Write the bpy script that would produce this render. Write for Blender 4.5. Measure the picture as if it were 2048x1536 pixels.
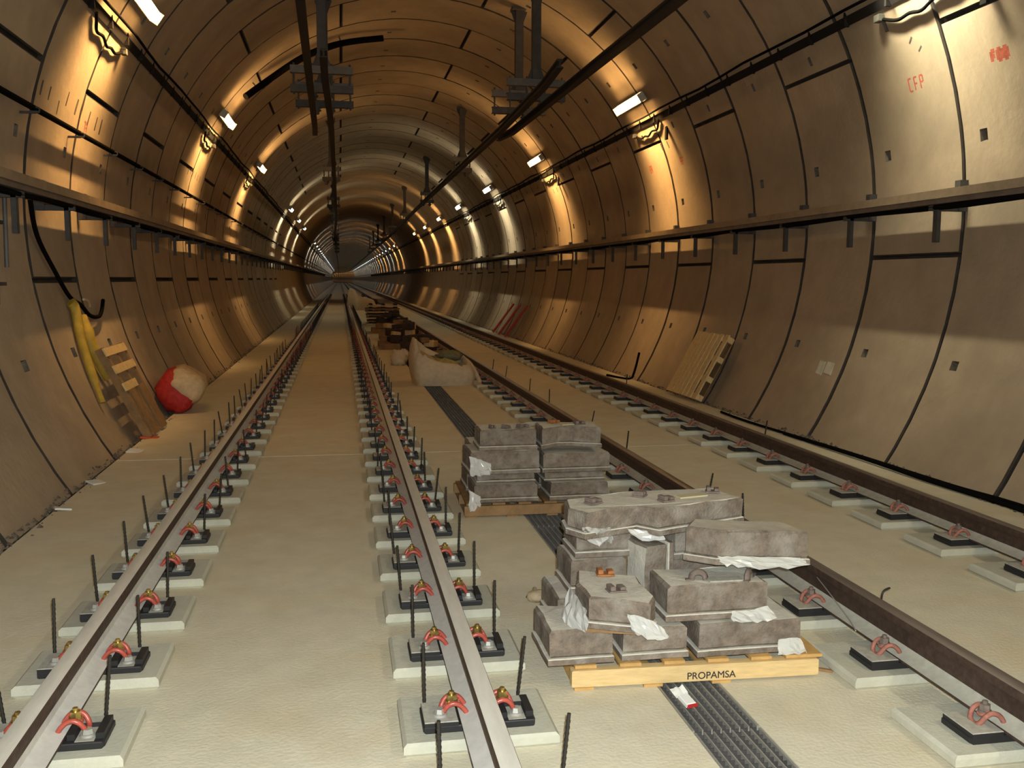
import bpy, math, random
from mathutils import Matrix, Vector
rnd = random.Random(7)
PI = math.pi
R2D = math.radians
C = bpy.context.scene.collection
for o in list(bpy.data.objects):
    bpy.data.objects.remove(o)
S = bpy.context.scene

# ------------------------------------------------------------------ camera
cam = bpy.data.objects.new('camera', bpy.data.cameras.new('camera'))
C.objects.link(cam)
cam.data.sensor_width = 36.0
cam.data.lens = 1900.0 / 2048.0 * 36.0
cam.data.clip_start = 0.05
cam.data.clip_end = 1500
_yaw, _pit, _rol = 0.1786, 0.1097, 0.0040
_fw = Vector((math.sin(_yaw) * math.cos(_pit), math.cos(_yaw) * math.cos(_pit), -math.sin(_pit)))
_r = Vector((math.cos(_yaw), -math.sin(_yaw), 0))
_u = _r.cross(_fw)
_r2 = _r * math.cos(_rol) + _u * math.sin(_rol)
_u2 = -_r * math.sin(_rol) + _u * math.cos(_rol)
_m = Matrix((_r2, _u2, -_fw)).transposed().to_4x4()
_m.translation = Vector((0, 0, 1.668))
cam.matrix_world = _m
S.camera = cam

# ------------------------------------------------------------------ world, flash, exposure
w = bpy.data.worlds.new('tunnel_air')
S.world = w
w.use_nodes = True
w.node_tree.nodes['Background'].inputs[0].default_value = (0.9, 0.8, 0.65, 1)
w.node_tree.nodes['Background'].inputs[1].default_value = 0.004
S.view_settings.view_transform = 'Standard'
S.view_settings.look = 'None'
S.view_settings.gamma = 1.0
S.view_settings.use_curve_mapping = False
S.view_settings.exposure = 0.35
S.cycles.max_bounces = 7
S.cycles.diffuse_bounces = 4
S.cycles.use_adaptive_sampling = True
S.cycles.adaptive_threshold = 0.025
S.cycles.caustics_reflective = False
S.cycles.caustics_refractive = False
S.cycles.sample_clamp_indirect = 8.0
LAMP_POWER = 21.0                  # radiance of the lamp diffusers
BEAM = 33.0                       # watts of the area light added to each lamp for its wall stripe
ORANGE = (1.0, 0.585, 0.215)
COLD = (1.0, 0.94, 0.68)
BLUE = (0.86, 0.95, 1.0)
FLASH = 640.0
fl = bpy.data.lights.new('camera_flash', 'SPOT')
fl.energy = FLASH
fl.color = (0.93, 1.0, 0.97)
fl.spot_size = R2D(95)
fl.spot_blend = 0.6
fl.shadow_soft_size = 0.012
flo = bpy.data.objects.new('camera_flash', fl)
C.objects.link(flo)
_m2 = _m.copy()
_m2.translation = Vector((0, 0, 1.668)) + _r * 0.035 + _u * 0.045
flo.matrix_world = _m2

# ------------------------------------------------------------------ numbers of the place
XC, R, ZC = 1.407, 4.24, 2.265      # tunnel axis and inner radius
T1, T2, G = -0.279, 3.110, 0.7525   # track centres, half gauge to head centre
YR = 4.966                          # first ring joint built ring by ring
NR = 27                             # rings built segment by segment
SP = 7.74                           # lamp spacing
YMIN, YMAX = -26.0, 520.0


def bend(y):
    """the far end of the tunnel curves away to the left"""
    return 0.0 if y < 350 else -(y - 350.0) ** 2 / 1500.0


def wall_x(z, r=R):
    return math.sqrt(max(r * r - (z - ZC) ** 2, 0))


# ------------------------------------------------------------------ materials
def mat(name, col, rough=0.8, metal=0.0, spec=0.3, var=0.0, scale=6.0, col2=None, bump=0.0, bscale=40.0,
        rand=0.0, stain=None, stain_scale=1.2, stain_amt=0.5, emit=None, estr=0.0, stretch=(1, 1, 1)):
    m = bpy.data.materials.new(name)
    m.use_nodes = True
    nt = m.node_tree
    N, L = nt.nodes, nt.links
    b = N['Principled BSDF']
    b.inputs['Roughness'].default_value = rough
    b.inputs['Metallic'].default_value = metal
    b.inputs['Specular IOR Level'].default_value = spec
    c4 = (*col, 1)
    b.inputs['Base Color'].default_value = c4
    out = None
    if var or col2 or stain or bump or rand:
        geo = N.new('ShaderNodeNewGeometry')
        mp = N.new('ShaderNodeMapping')
        mp.inputs['Scale'].default_value = stretch
        L.new(geo.outputs['Position'], mp.inputs[0])
        P = mp.outputs[0]
    if var or col2:
        n = N.new('ShaderNodeTexNoise')
        n.inputs['Scale'].default_value = scale
        n.inputs['Detail'].default_value = 6
        n.inputs['Roughness'].default_value = 0.65
        L.new(P, n.inputs['Vector'])
        r = N.new('ShaderNodeValToRGB')
        r.color_ramp.elements[0].position = 0.3
        r.color_ramp.elements[1].position = 0.7
        a = col2 if col2 else tuple(c * (1 - var) for c in col)
        bb = col if col2 else tuple(min(1, c * (1 + var)) for c in col)
        r.color_ramp.elements[0].color = (*a, 1)
        r.color_ramp.elements[1].color = (*bb, 1)
        L.new(n.outputs['Fac'], r.inputs[0])
        out = r.outputs[0]
    if stain:
        n2 = N.new('ShaderNodeTexNoise')
        n2.inputs['Scale'].default_value = stain_scale
        n2.inputs['Detail'].default_value = 4
        L.new(P, n2.inputs['Vector'])
        r2 = N.new('ShaderNodeValToRGB')
        r2.color_ramp.elements[0].position = 0.48
        r2.color_ramp.elements[1].position = 0.68
        r2.color_ramp.elements[0].color = (0, 0, 0, 1)
        r2.color_ramp.elements[1].color = (stain_amt,) * 3 + (1,)
        L.new(n2.outputs['Fac'], r2.inputs[0])
        mx = N.new('ShaderNodeMix')
        mx.data_type = 'RGBA'
        L.new(r2.outputs[0], mx.inputs[0])
        if out:
            L.new(out, mx.inputs[6])
        else:
            mx.inputs[6].default_value = c4
        mx.inputs[7].default_value = (*stain, 1)
        out = mx.outputs[2]
    if rand:
        oi = N.new('ShaderNodeObjectInfo')
        mr = N.new('ShaderNodeMapRange')
        mr.inputs['To Min'].default_value = 1 - rand
        mr.inputs['To Max'].default_value = 1 + rand
        L.new(oi.outputs['Random'], mr.inputs[0])
        vm = N.new('ShaderNodeVectorMath')
        vm.operation = 'SCALE'
        if out:
            L.new(out, vm.inputs[0])
        else:
            vm.inputs[0].default_value = col
        L.new(mr.outputs[0], vm.inputs['Scale'])
        out = vm.outputs[0]
    if out:
        L.new(out, b.inputs['Base Color'])
    if bump:
        n3 = N.new('ShaderNodeTexNoise')
        n3.inputs['Scale'].default_value = bscale
        n3.inputs['Detail'].default_value = 5
        L.new(geo.outputs['Position'], n3.inputs['Vector'])
        bp = N.new('ShaderNodeBump')
        bp.inputs['Strength'].default_value = bump
        bp.inputs['Distance'].default_value = 0.02
        L.new(n3.outputs['Fac'], bp.inputs['Height'])
        L.new(bp.outputs[0], b.inputs['Normal'])
    if emit:
        b.inputs['Emission Color'].default_value = (*emit, 1)
        b.inputs['Emission Strength'].default_value = estr
    return m


M = {}
M['lining'] = mat('lining_concrete', (0.385, 0.297, 0.205), 0.85, var=0.10, scale=3.0, bump=0.25, bscale=14, rand=0.10,
                  stain=(0.24, 0.185, 0.13), stain_scale=1.3, stain_amt=0.35)
M['grout'] = mat('dark_grout', (0.045, 0.035, 0.028), 0.95, var=0.3)
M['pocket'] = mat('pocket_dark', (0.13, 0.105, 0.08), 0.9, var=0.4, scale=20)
M['patch'] = mat('pale_repair_mortar', (0.55, 0.52, 0.44), 0.9, var=0.2, scale=14)
M['floor'] = mat('floor_concrete', (0.64, 0.59, 0.46), 0.75, var=0.07, scale=5.0, bump=0.18, bscale=60,
                 stain=(0.58, 0.46, 0.27), stain_scale=1.9, stain_amt=0.35)
M['plinth'] = mat('plinth_concrete', (0.49, 0.475, 0.39), 0.8, var=0.08, scale=9, bump=0.15, bscale=70, rand=0.06)
M['trench'] = mat('trench_dark', (0.04, 0.035, 0.03), 0.9)
M['rail_side'] = mat('rail_rust', (0.085, 0.055, 0.042), 0.65, 0.4, var=0.35, scale=25)
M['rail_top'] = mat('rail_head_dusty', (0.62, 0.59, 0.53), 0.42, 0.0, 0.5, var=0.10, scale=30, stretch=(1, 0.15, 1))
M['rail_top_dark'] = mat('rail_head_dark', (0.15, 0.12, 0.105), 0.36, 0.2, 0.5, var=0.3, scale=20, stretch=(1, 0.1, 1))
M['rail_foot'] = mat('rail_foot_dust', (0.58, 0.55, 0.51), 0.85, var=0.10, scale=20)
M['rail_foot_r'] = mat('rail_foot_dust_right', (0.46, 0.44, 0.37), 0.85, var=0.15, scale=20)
M['black'] = mat('black_polymer', (0.022, 0.021, 0.022), 0.5)
M['dust'] = mat('settled_dust', (0.38, 0.36, 0.31), 0.95, var=0.2, scale=40)
M['clip'] = mat('red_clip_paint', (0.40, 0.075, 0.052), 0.35, spec=0.5, var=0.2, scale=60)
M['clip_r'] = mat('dusty_red_clip_paint', (0.33, 0.13, 0.095), 0.7, var=0.3, scale=60)
M['brass'] = mat('yellow_zinc', (0.62, 0.46, 0.16), 0.3, 0.9)
M['zinc'] = mat('pale_zinc', (0.50, 0.49, 0.45), 0.5, 0.5)
M['grate'] = mat('grate_bar_steel', (0.30, 0.285, 0.255), 0.5, 0.2, var=0.15, scale=20)
M['tray_black'] = mat('black_tray', (0.014, 0.012, 0.011), 0.8, spec=0.1)
M['jbox'] = mat('grey_junction_box', (0.10, 0.095, 0.08), 0.7)
M['rod'] = mat('dark_threaded_steel', (0.045, 0.04, 0.035), 0.5, 0.5)
M['steel'] = mat('galvanised_steel', (0.14, 0.13, 0.12), 0.6, 0.3, var=0.2, scale=8)
M['tray'] = mat('tray_steel', (0.17, 0.13, 0.10), 0.7, 0.2, var=0.2, scale=6)
M['tray_edge'] = mat('tray_edge_dusty', (0.26, 0.19, 0.125), 0.75, var=0.2, scale=6)
M['darksteel'] = mat('dark_steel', (0.075, 0.07, 0.068), 0.6, 0.3, var=0.25, scale=8)
M['cable'] = mat('black_cable', (0.006, 0.0055, 0.005), 0.9, spec=0.02)
M['alu'] = mat('conductor_rail', (0.018, 0.015, 0.014), 0.7, 0.0)
M['housing'] = mat('lamp_housing', (0.45, 0.44, 0.40), 0.6)
M['wood'] = mat('fresh_pallet_wood', (0.64, 0.455, 0.22), 0.7, var=0.14, scale=9, stretch=(1, 6, 8))
M['wood_end'] = mat('deck_board_wood', (0.52, 0.31, 0.11), 0.75, var=0.2, scale=12)
M['wood_old'] = mat('old_pallet_wood', (0.66, 0.48, 0.24), 0.8, var=0.2, scale=9, stretch=(4, 4, 1))
M['wood_dark'] = mat('dusty_brown_wood', (0.27, 0.16, 0.075), 0.85, var=0.25, scale=9)
M['block'] = mat('block_brown_grey', (0.19, 0.15, 0.118), 0.9, var=0.32, scale=26, bump=0.4, bscale=90,
                 stain=(0.34, 0.31, 0.27), stain_scale=9, stain_amt=0.6, rand=0.12)
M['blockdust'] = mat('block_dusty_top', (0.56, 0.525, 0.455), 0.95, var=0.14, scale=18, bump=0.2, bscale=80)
M['chip'] = mat('spacer_grey_brown', (0.17, 0.13, 0.11), 0.8, var=0.3, scale=50)
M['chip_o'] = mat('spacer_rust_orange', (0.33, 0.13, 0.045), 0.8, var=0.3, scale=50)
M['board'] = mat('pale_strip', (0.50, 0.44, 0.28), 0.7)
M['paper'] = mat('white_paper', (0.72, 0.71, 0.68), 0.6)
M['redink'] = mat('red_print', (0.50, 0.03, 0.03), 0.5)
M['ink'] = mat('black_print', (0.04, 0.03, 0.025), 0.8)
M['redpaint'] = mat('red_paint_mark', (0.36, 0.085, 0.05), 0.85, var=0.3, scale=22)
M['blackpaint'] = mat('black_paint_mark', (0.07, 0.055, 0.045), 0.85, var=0.4, scale=30)
M['bag'] = mat('woven_bag', (0.60, 0.50, 0.36), 0.75, var=0.12, scale=12, bump=0.3, bscale=25)
M['sack_y'] = mat('yellow_green_sack', (0.36, 0.30, 0.11), 0.6, var=0.4, scale=14)
M['sack_g'] = mat('green_grey_sack', (0.17, 0.16, 0.09), 0.6, var=0.4, scale=14)
M['redsack'] = mat('red_sack', (0.42, 0.025, 0.02), 0.6, var=0.35, scale=18)
M['palesack'] = mat('cream_sack', (0.60, 0.45, 0.27), 0.7, var=0.2, scale=14)
M['yellow'] = mat('yellow_hose', (0.42, 0.28, 0.04), 0.55, var=0.2, scale=10)
M['scrap'] = mat('dark_scrap', (0.05, 0.034, 0.027), 0.8, var=0.4, scale=10)
M['gravel'] = mat('dark_debris', (0.12, 0.095, 0.075), 0.95, var=0.5, scale=30)
M['orangeplastic'] = mat('orange_red_plastic', (0.55, 0.10, 0.045), 0.5)
M['glove'] = mat('tan_leather', (0.40, 0.31, 0.20), 0.85, var=0.2, scale=40)

fm = bpy.data.materials.new('plastic_film')
fm.use_nodes = True
_b = fm.node_tree.nodes['Principled BSDF']
_b.inputs['Base Color'].default_value = (0.78, 0.77, 0.74, 1)
_b.inputs['Roughness'].default_value = 0.22
_b.inputs['Alpha'].default_value = 0.5
M['film'] = fm


def lamp_mat(name, col, k=1.0):
    m = bpy.data.materials.new(name)
    m.use_nodes = True
    b = m.node_tree.nodes['Principled BSDF']
    b.inputs['Base Color'].default_value = (0.8, 0.8, 0.8, 1)
    b.inputs['Emission Color'].default_value = (*col, 1)
    b.inputs['Emission Strength'].default_value = LAMP_POWER * k
    return m


M['lamp_orange'] = lamp_mat('lamp_orange_glow', ORANGE, 1.0)
M['lamp_cold'] = lamp_mat('lamp_cold_glow', COLD, 1.0)
M['lamp_fill'] = lamp_mat('lamp_boosted_cold_glow', COLD, 5.0)  # unseen lamps behind the camera, boosted to fill the near floor
M['lamp_blue'] = lamp_mat('lamp_blue_glow', BLUE, 0.32)
M['lamp_far'] = lamp_mat('lamp_far_orange_glow', ORANGE, 0.25)


# ------------------------------------------------------------------ mesh helpers
class MB:
    def __init__(s):
        s.v, s.f, s.mi, s.sm = [], [], [], []

    def add(s, verts, faces, mi=0, smooth=False, mx=None):
        k = len(s.v)
        for p in verts:
            s.v.append(tuple(mx @ Vector(p)) if mx is not None else tuple(p))
        for i, f in enumerate(faces):
            s.f.append([k + q for q in f])
            s.mi.append(mi[i] if isinstance(mi, (list, tuple)) else mi)
            s.sm.append(smooth)
        return s

    def box(s, x0, x1, y0, y1, z0, z1, mi=0, top=None, bev=0.0, mx=None):
        """axis-aligned box; bev chamfers the four vertical and the top edges"""
        t = mi if top is None else top
        if bev <= 0:
            v = [(x0, y0, z0), (x1, y0, z0), (x1, y1, z0), (x0, y1, z0), (x0, y0, z1), (x1, y0, z1), (x1, y1, z1), (x0, y1, z1)]
            f = [(3, 2, 1, 0), (4, 5, 6, 7), (0, 1, 5, 4), (1, 2, 6, 5), (2, 3, 7, 6), (3, 0, 4, 7)]
            return s.add(v, f, [mi, t, mi, mi, mi, mi], mx=mx)
        poly = [(x0, y0), (x1, y0), (x1, y1), (x0, y1)]
        return s.prism(poly, z0, z1, mi, t, bev, mx)

    def prism(s, poly, z0, z1, mi=0, top=None, bev=0.0, mx=None, rim=None):
        """extruded plan polygon (counter-clockwise) with chamfered top and bottom rims"""
        t = mi if top is None else top
        n = len(poly)
        if bev > 0:
            cx = sum(p[0] for p in poly) / n
            cy = sum(p[1] for p in poly) / n
            ins = []
            for (x, y) in poly:
                d = math.hypot(x - cx, y - cy) or 1
                ins.append((x - (x - cx) / d * bev * 1.3, y - (y - cy) / d * bev * 1.3))
            rings = [[(x, y, z0) for x, y in ins], [(x, y, z0 + bev) for x, y in poly],
                     [(x, y, z1 - bev) for x, y in poly], [(x, y, z1) for x, y in ins]]
        else:
            rings = [[(x, y, z0) for x, y in poly], [(x, y, z1) for x, y in poly]]
        v = [p for r in rings for p in r]
        f, mm = [], []
        for k in range(len(rings) - 1):
            for i in range(n):
                j = (i + 1) % n
                f.append((k * n + i, k * n + j, (k + 1) * n + j, (k + 1) * n + i))
                mm.append((t if rim is None else rim) if (bev > 0 and k == 2) else mi)
        f.append(tuple(range(n - 1, -1, -1)))
        mm.append(mi)
        f.append(tuple((len(rings) - 1) * n + i for i in range(n)))
        mm.append(t)
        return s.add(v, f, mm, mx=mx)

    def cyl(s, p0, p1, r, n=8, mi=0, r1=None, smooth=True, cap=True, mx=None):
        p0, p1 = Vector(p0), Vector(p1)
        r1 = r if r1 is None else r1
        d = (p1 - p0).normalized()
        a = d.orthogonal().normalized()
        b = d.cross(a)
        v = []
        for p, rr in ((p0, r), (p1, r1)):
            for i in range(n):
                t = 2 * PI * i / n
                v.append(tuple(p + (a * math.cos(t) + b * math.sin(t)) * rr))
        f = [(i, (i + 1) % n, n + (i + 1) % n, n + i) for i in range(n)]
        s.add(v, f, mi, smooth, mx)
        if cap:
            s.add(v, [tuple(range(n - 1, -1, -1)), tuple(range(n, 2 * n))], mi, False, mx)
        return s

    def tube(s, pts, r, n=8, mi=0, mx=None, flat=None):
        pts = [Vector(p) for p in pts]
        k = len(pts)
        v, prev = [], None
        for i, p in enumerate(pts):
            d = (pts[min(i + 1, k - 1)] - pts[max(i - 1, 0)]).normalized()
            if prev is None:
                a = d.orthogonal().normalized()
            else:
                a = (prev - d * prev.dot(d)).normalized()
            prev = a
            b = d.cross(a)
            rr = r[i] if isinstance(r, (list, tuple)) else r
            for q in range(n):
                t = 2 * PI * q / n
                v.append(tuple(p + a * math.cos(t) * rr + b * math.sin(t) * rr * (flat or 1)))
        f = []
        for i in range(k - 1):
            for q in range(n):
                f.append((i * n + q, i * n + (q + 1) % n, (i + 1) * n + (q + 1) % n, (i + 1) * n + q))
        s.add(v, f, mi, True, mx)
        s.add([v[q] for q in range(n)] + [v[(k - 1) * n + q] for q in range(n)],
              [tuple(range(n - 1, -1, -1)), tuple(range(n, 2 * n))], mi, False, mx)
        return s

    def mesh(s, name, mats, sharp=None):
        me = bpy.data.meshes.new(name)
        me.from_pydata(s.v, [], s.f)
        for m in (mats if isinstance(mats, (list, tuple)) else [mats]):
            me.materials.append(M[m])
        me.polygons.foreach_set('material_index', s.mi)
        me.polygons.foreach_set('use_smooth', s.sm)
        me.update()
        if sharp:
            me.polygons.foreach_set('use_smooth', [True] * len(s.f))
            me.set_sharp_from_angle(angle=R2D(sharp))
        return me


def smooth_path(pts, sub=6):
    """Catmull-Rom through the points"""
    P = [Vector(p) for p in pts]
    out = []
    for i in range(len(P) - 1):
        a, b, c, d = P[max(i - 1, 0)], P[i], P[i + 1], P[min(i + 2, len(P) - 1)]
        for k in range(sub):
            t = k / sub
            out.append(0.5 * ((2 * b) + (c - a) * t + (2 * a - 5 * b + 4 * c - d) * t * t + (3 * b - a - 3 * c + d) * t ** 3))
    out.append(P[-1])
    return out


def obj(name, me, parent=None, loc=None, rot=None, mx=None):
    o = bpy.data.objects.new(name, me)
    C.objects.link(o)
    if parent is not None:
        o.parent = parent
    if mx is not None:
        o.matrix_local = mx
    if loc is not None:
        o.location = loc
    if rot is not None:
        o.rotation_euler = rot
    return o


def tag(o, label=None, cat=None, group=None, kind=None):
    if label:
        o['label'] = label
    if cat:
        o['category'] = cat
    if group:
        o['group'] = group
    if kind:
        o['kind'] = kind
    return o


def thing(name, label, cat, loc=(0, 0, 0), rz=0.0, group=None, rot=None):
    o = bpy.data.objects.new(name, None)
    C.objects.link(o)
    o.empty_display_size = 0.1
    o.location = loc
    o.rotation_euler = rot if rot else (0, 0, rz)
    return tag(o, label, cat, group)


def sweep(poly, ys, closed=True, caps=True, zo=0.0, xo=0.0):
    """sweeps an (x, z) profile along y, following the bend of the tunnel"""
    n = len(poly)
    v, f = [], []
    for y in ys:
        for (x, z) in poly:
            v.append((x + xo + bend(y), y, z + zo))
    for k in range(len(ys) - 1):
        for i in range(n if closed else n - 1):
            j = (i + 1) % n
            f.append((k * n + i, (k + 1) * n + i, (k + 1) * n + j, k * n + j))
    if caps and closed:
        f.append(tuple(range(n)))
        f.append(tuple((len(ys) - 1) * n + i for i in range(n - 1, -1, -1)))
    return v, f


YS = [YMIN, 0, 60, 150, 250, 350] + [350 + 8 * k for k in range(1, 22)]
YSF = [-4.0, 60, 150, 250, 350] + [350 + 8 * k for k in range(1, 22)]

# ------------------------------------------------------------------ setting: tunnel lining
A_FLOOR = math.degrees(math.asin(-ZC / R))      # about -32 degrees
A_LO, A_HI = A_FLOOR - 2.5, 180 - A_FLOOR + 2.5


def shell(a0, a1, rad, y0, ys, name):
    n = max(2, int((a1 - a0) / 5))
    poly = [(XC + rad * math.cos(R2D(a0 + (a1 - a0) * i / n)), ZC + rad * math.sin(R2D(a0 + (a1 - a0) * i / n))) for i in range(n + 1)]
    v, f = sweep(poly, ys, closed=False, caps=False)
    f = [tuple(reversed(q)) for q in f]
    return v, f


walls = {}
for nm, a0, a1 in (('wall_right', A_LO, 40), ('ceiling', 40, 140), ('wall_left', 140, A_HI)):
    mb = MB()
    v, f = shell(a0, a1, R + 0.07, YMIN, YS, nm)
    mb.add(v, f, 0, True)
    walls[nm] = tag(obj(nm, mb.mesh(nm, 'grout')), kind='structure')
SIDE = lambda a: 'wall_right' if a < 40 else ('wall_left' if a > 140 else 'ceiling')

SEG_W = 1.5


def segment_mesh(a0, a1, pockets, name):
    """one curved lining segment, local origin on the tunnel axis at the ring's near joint"""
    g = 0.018
    da = math.degrees(g / R)
    a0 += da
    a1 -= da
    lines = set([a0, a1])
    n = max(2, round((a1 - a0) / 4))
    for i in range(n + 1):
        lines.add(a0 + (a1 - a0) * i / n)
    vl = {g, SEG_W - g}
    pk = []
    for (pa, pv, wa, wv) in pockets:
        h = math.degrees(wa / 2 / R)
        pk.append((pa - h, pa + h, pv - wv / 2, pv + wv / 2))
        lines |= {pa - h, pa + h}
        vl |= {pv - wv / 2, pv + wv / 2}
        lines = {x for x in lines if not (pa - h + 1e-6 < x < pa + h - 1e-6)}
    A = sorted(lines)
    V = sorted(vl)
    P = lambda a, v, r: (r * math.cos(R2D(a)), v, r * math.sin(R2D(a)))
    mb = MB()
    ch = 0.014
    cha = math.degrees(ch / R)
    Ai = [a + cha if i == 0 else (a - cha if i == len(A) - 1 else a) for i, a in enumerate(A)]
    Vi = [v + ch if i == 0 else (v - ch if i == len(V) - 1 else v) for i, v in enumerate(V)]
    nv = len(V)
    inner = [P(a, v, R) for a in Ai for v in Vi]
    fs, ms = [], []
    verts = list(inner)
    for i in range(len(A) - 1):
        for j in range(nv - 1):
            am, vm = (A[i] + A[i + 1]) / 2, (V[j] + V[j + 1]) / 2
            hole = any(p[0] - 1e-6 < am < p[1] + 1e-6 and p[2] - 1e-6 < vm < p[3] + 1e-6 for p in pk)
            q = (i * nv + j, i * nv + j + 1, (i + 1) * nv + j + 1, (i + 1) * nv + j)
            if not hole:
                fs.append(q)
                ms.append(0)
            else:
                k = len(verts)
                for (ii, jj) in ((i, j), (i, j + 1), (i + 1, j + 1), (i + 1, j)):
                    sa = A[ii] * 0.7 + am * 0.3
                    sv = V[jj] * 0.7 + vm * 0.3
                    verts.append(P(sa, sv, R + 0.055))
                fs.append((k, k + 1, k + 2, k + 3))
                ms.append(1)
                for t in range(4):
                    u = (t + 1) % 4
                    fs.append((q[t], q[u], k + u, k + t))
                    ms.append(1)
    # chamfered rim
    rim = [(i, 0) for i in range(len(A))] + [(len(A) - 1, j) for j in range(1, nv)] + \
          [(i, nv - 1) for i in range(len(A) - 2, -1, -1)] + [(0, j) for j in range(nv - 2, 0, -1)]
    k = len(verts)
    for (i, j) in rim:
        verts.append(P(A[i], V[j], R + ch))
    k2 = len(verts)
    for (i, j) in rim:
        verts.append(P(A[i], V[j], R + 0.065))
    m = len(rim)
    for t in range(m):
        u = (t + 1) % m
        i0, i1 = rim[t][0] * nv + rim[t][1], rim[u][0] * nv + rim[u][1]
        fs.append((i0, i1, k + u, k + t))
        ms.append(2)
        fs.append((k + t, k + u, k2 + u, k2 + t))
        ms.append(2)
    mb.add(verts, fs, ms)
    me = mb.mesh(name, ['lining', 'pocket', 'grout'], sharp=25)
    me.flip_normals()
    return me


JA = [A_LO, -4.8, 51.7, 108.0, 161.3, A_HI]
JB = [A_LO, 23.5, 75.0, 132.0, 188.4, A_HI]
PKS = [(9.3, 1.20, 0.11, 0.10), (40.5, 0.9, 0.10, 0.10), (-18.6, 1.20, 0.09, 0.10), (170.7, 1.2, 0.11, 0.10),
       (198.4, 0.6, 0.10, 0.14), (66, 0.5, 0.09, 0.09), (95, 1.0, 0.09, 0.09), (118, 0.6, 0.09, 0.09), (147, 0.8, 0.1, 0.1), (25.8, 0.75, 0.10, 0.06)]
segmeshes = {}
for tname, J in (('a', JA), ('b', JB)):
    for i in range(5):
        ps = [p for p in PKS if J[i] + 2 < p[0] < J[i + 1] - 2]
        segmeshes[tname, i] = segment_mesh(J[i], J[i + 1], ps, 'lining_segment')
seg_at = {}
for k in range(NR):
    # joint number 2 of the list of measured joints lies at 7.966
    kind = 'a' if (k % 2 == 0) else 'b'
    J = JA if kind == 'a' else JB
    for i in range(5):
        am = (max(J[i], A_FLOOR) + min(J[i + 1], 180 - A_FLOOR)) / 2
        s = obj('lining_segment', segmeshes[kind, i], walls[SIDE(am)],
                (XC + rnd.uniform(-.004, .004), YR + SEG_W * k, ZC + rnd.uniform(-.004, .004)))
        seg_at[k, i] = (s, J[i], J[i + 1])


def seg_for(ang, y):
    k = int((y - YR) // SEG_W)
    for i in range(5):
        s, a0, a1 = seg_at[k, i]
        if a0 <= ang < a1:
            return s, y - (YR + SEG_W * k)


# far rings, and the rings behind the camera: joined, with real joint grooves
for nm, a0, a1 in (('wall_right', A_LO, 40), ('ceiling', 40, 140), ('wall_left', 140, A_HI)):
    for y0, cnt in ((YR + SEG_W * NR, 315), (YR - 21 * SEG_W, 21)):
        mb = MB()
        n = int((a1 - a0) / 6)
        an = [R2D(a0 + (a1 - a0) * i / n) for i in range(n + 1)]
        for k in range(cnt):
            ya, yb = y0 + k * SEG_W + 0.012, y0 + (k + 1) * SEG_W - 0.012
            dr = rnd.uniform(-.004, .004)
            v = []
            for yy, rr in ((ya, R + 0.06), (ya, R + dr), (yb, R + dr), (yb, R + 0.06)):
                for a in an:
                    v.append((XC + bend(yy) + rr * math.cos(a), yy, ZC + rr * math.sin(a)))
            m = n + 1
            f = [(q * m + i, q * m + i + 1, (q + 1) * m + i + 1, (q + 1) * m + i) for q in range(3) for i in range(n)]
            mb.add(v, f, 0, False)
        tag(obj('distant_lining' if cnt > 50 else 'lining_behind', mb.mesh('distant_lining', 'lining', sharp=30), walls[nm]), kind='stuff')

# ------------------------------------------------------------------ setting: floor
XL, XR_ = XC - wall_x(0), XC + wall_x(0)
mb = MB()
v, f = sweep([(XL - .25, -0.16), (XR_ + .25, -0.16), (XR_ + .25, -0.06), (1.56, -0.06), (1.56, -0.15), (1.235, -0.15), (1.235, -0.06), (XL - .25, -0.06)], YS)
mb.add(v, f)
floor = tag(obj('floor', mb.mesh('floor', 'trench')), kind='structure')
ed = [YMIN, -3.0, 9.08, 21.1, 33.1, 45.1, 57.1, 69.1]
for x0, x1 in ((XL + 0.13, 1.262), (1.533, XR_ - 0.17)):
    for i in range(len(ed) - 1):
        mb = MB()
        mb.box(x0, x1, ed[i] + .010, ed[i + 1] - .010, -0.06, 0.0, 0)
        obj('floor_slab', mb.mesh('floor_slab', 'floor'), floor)
    v, f = sweep([(x0, -0.06), (x1, -0.06), (x1, 0), (x0, 0)], [69.112, 150, 250, 350] + [350 + 8 * k for k in range(1, 22)])
    mb = MB().add(v, f)
    tag(obj('distant_slab', mb.mesh('distant_slab', 'floor'), floor), kind='stuff')
mb = MB()
v, f = sweep([(XC - 5, -1.5), (XC + 5, -1.5), (XC + 5, 7.5), (XC - 5, 7.5)], [YMIN - .3, YMIN - .2])
mb.add(v, f)
tag(obj('wall_back', mb.mesh('wall_back', 'grout')), kind='structure')

# concrete plinths under every fastening
RAILS = [('L1', T1 - G, 3.41 - .65, .65), ('R1', T1 + G, 3.32 - .65, .654), ('R2', T2 - G, 2.92 - .645, .645), ('R3', T2 + G, 2.6, .65)]
NF = 42
mb = MB()
mb.prism([(-.28, -.15), (.28, -.15), (.28, .24), (-.28, .24)], 0.0, 0.05, 0, bev=0.012)
me_pl = mb.mesh('rail_plinth', 'plinth')
for rn, rx, y0, sp in RAILS:
    for k in range(NF):
        obj('rail_plinth', me_pl, floor, (rx + (0 if rn in ('L1', 'R1') else -.03), y0 + k * sp, 0.0))
mb = MB()
for rn, rx, y0, sp in RAILS:
    for k in range(NF, 150):
        y = y0 + k * sp
        mb.box(rx - .28, rx + .28, y - .15, y + .24, 0, 0.05)
tag(obj('distant_plinths', mb.mesh('distant_plinths', 'plinth'), floor), kind='stuff')

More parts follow.
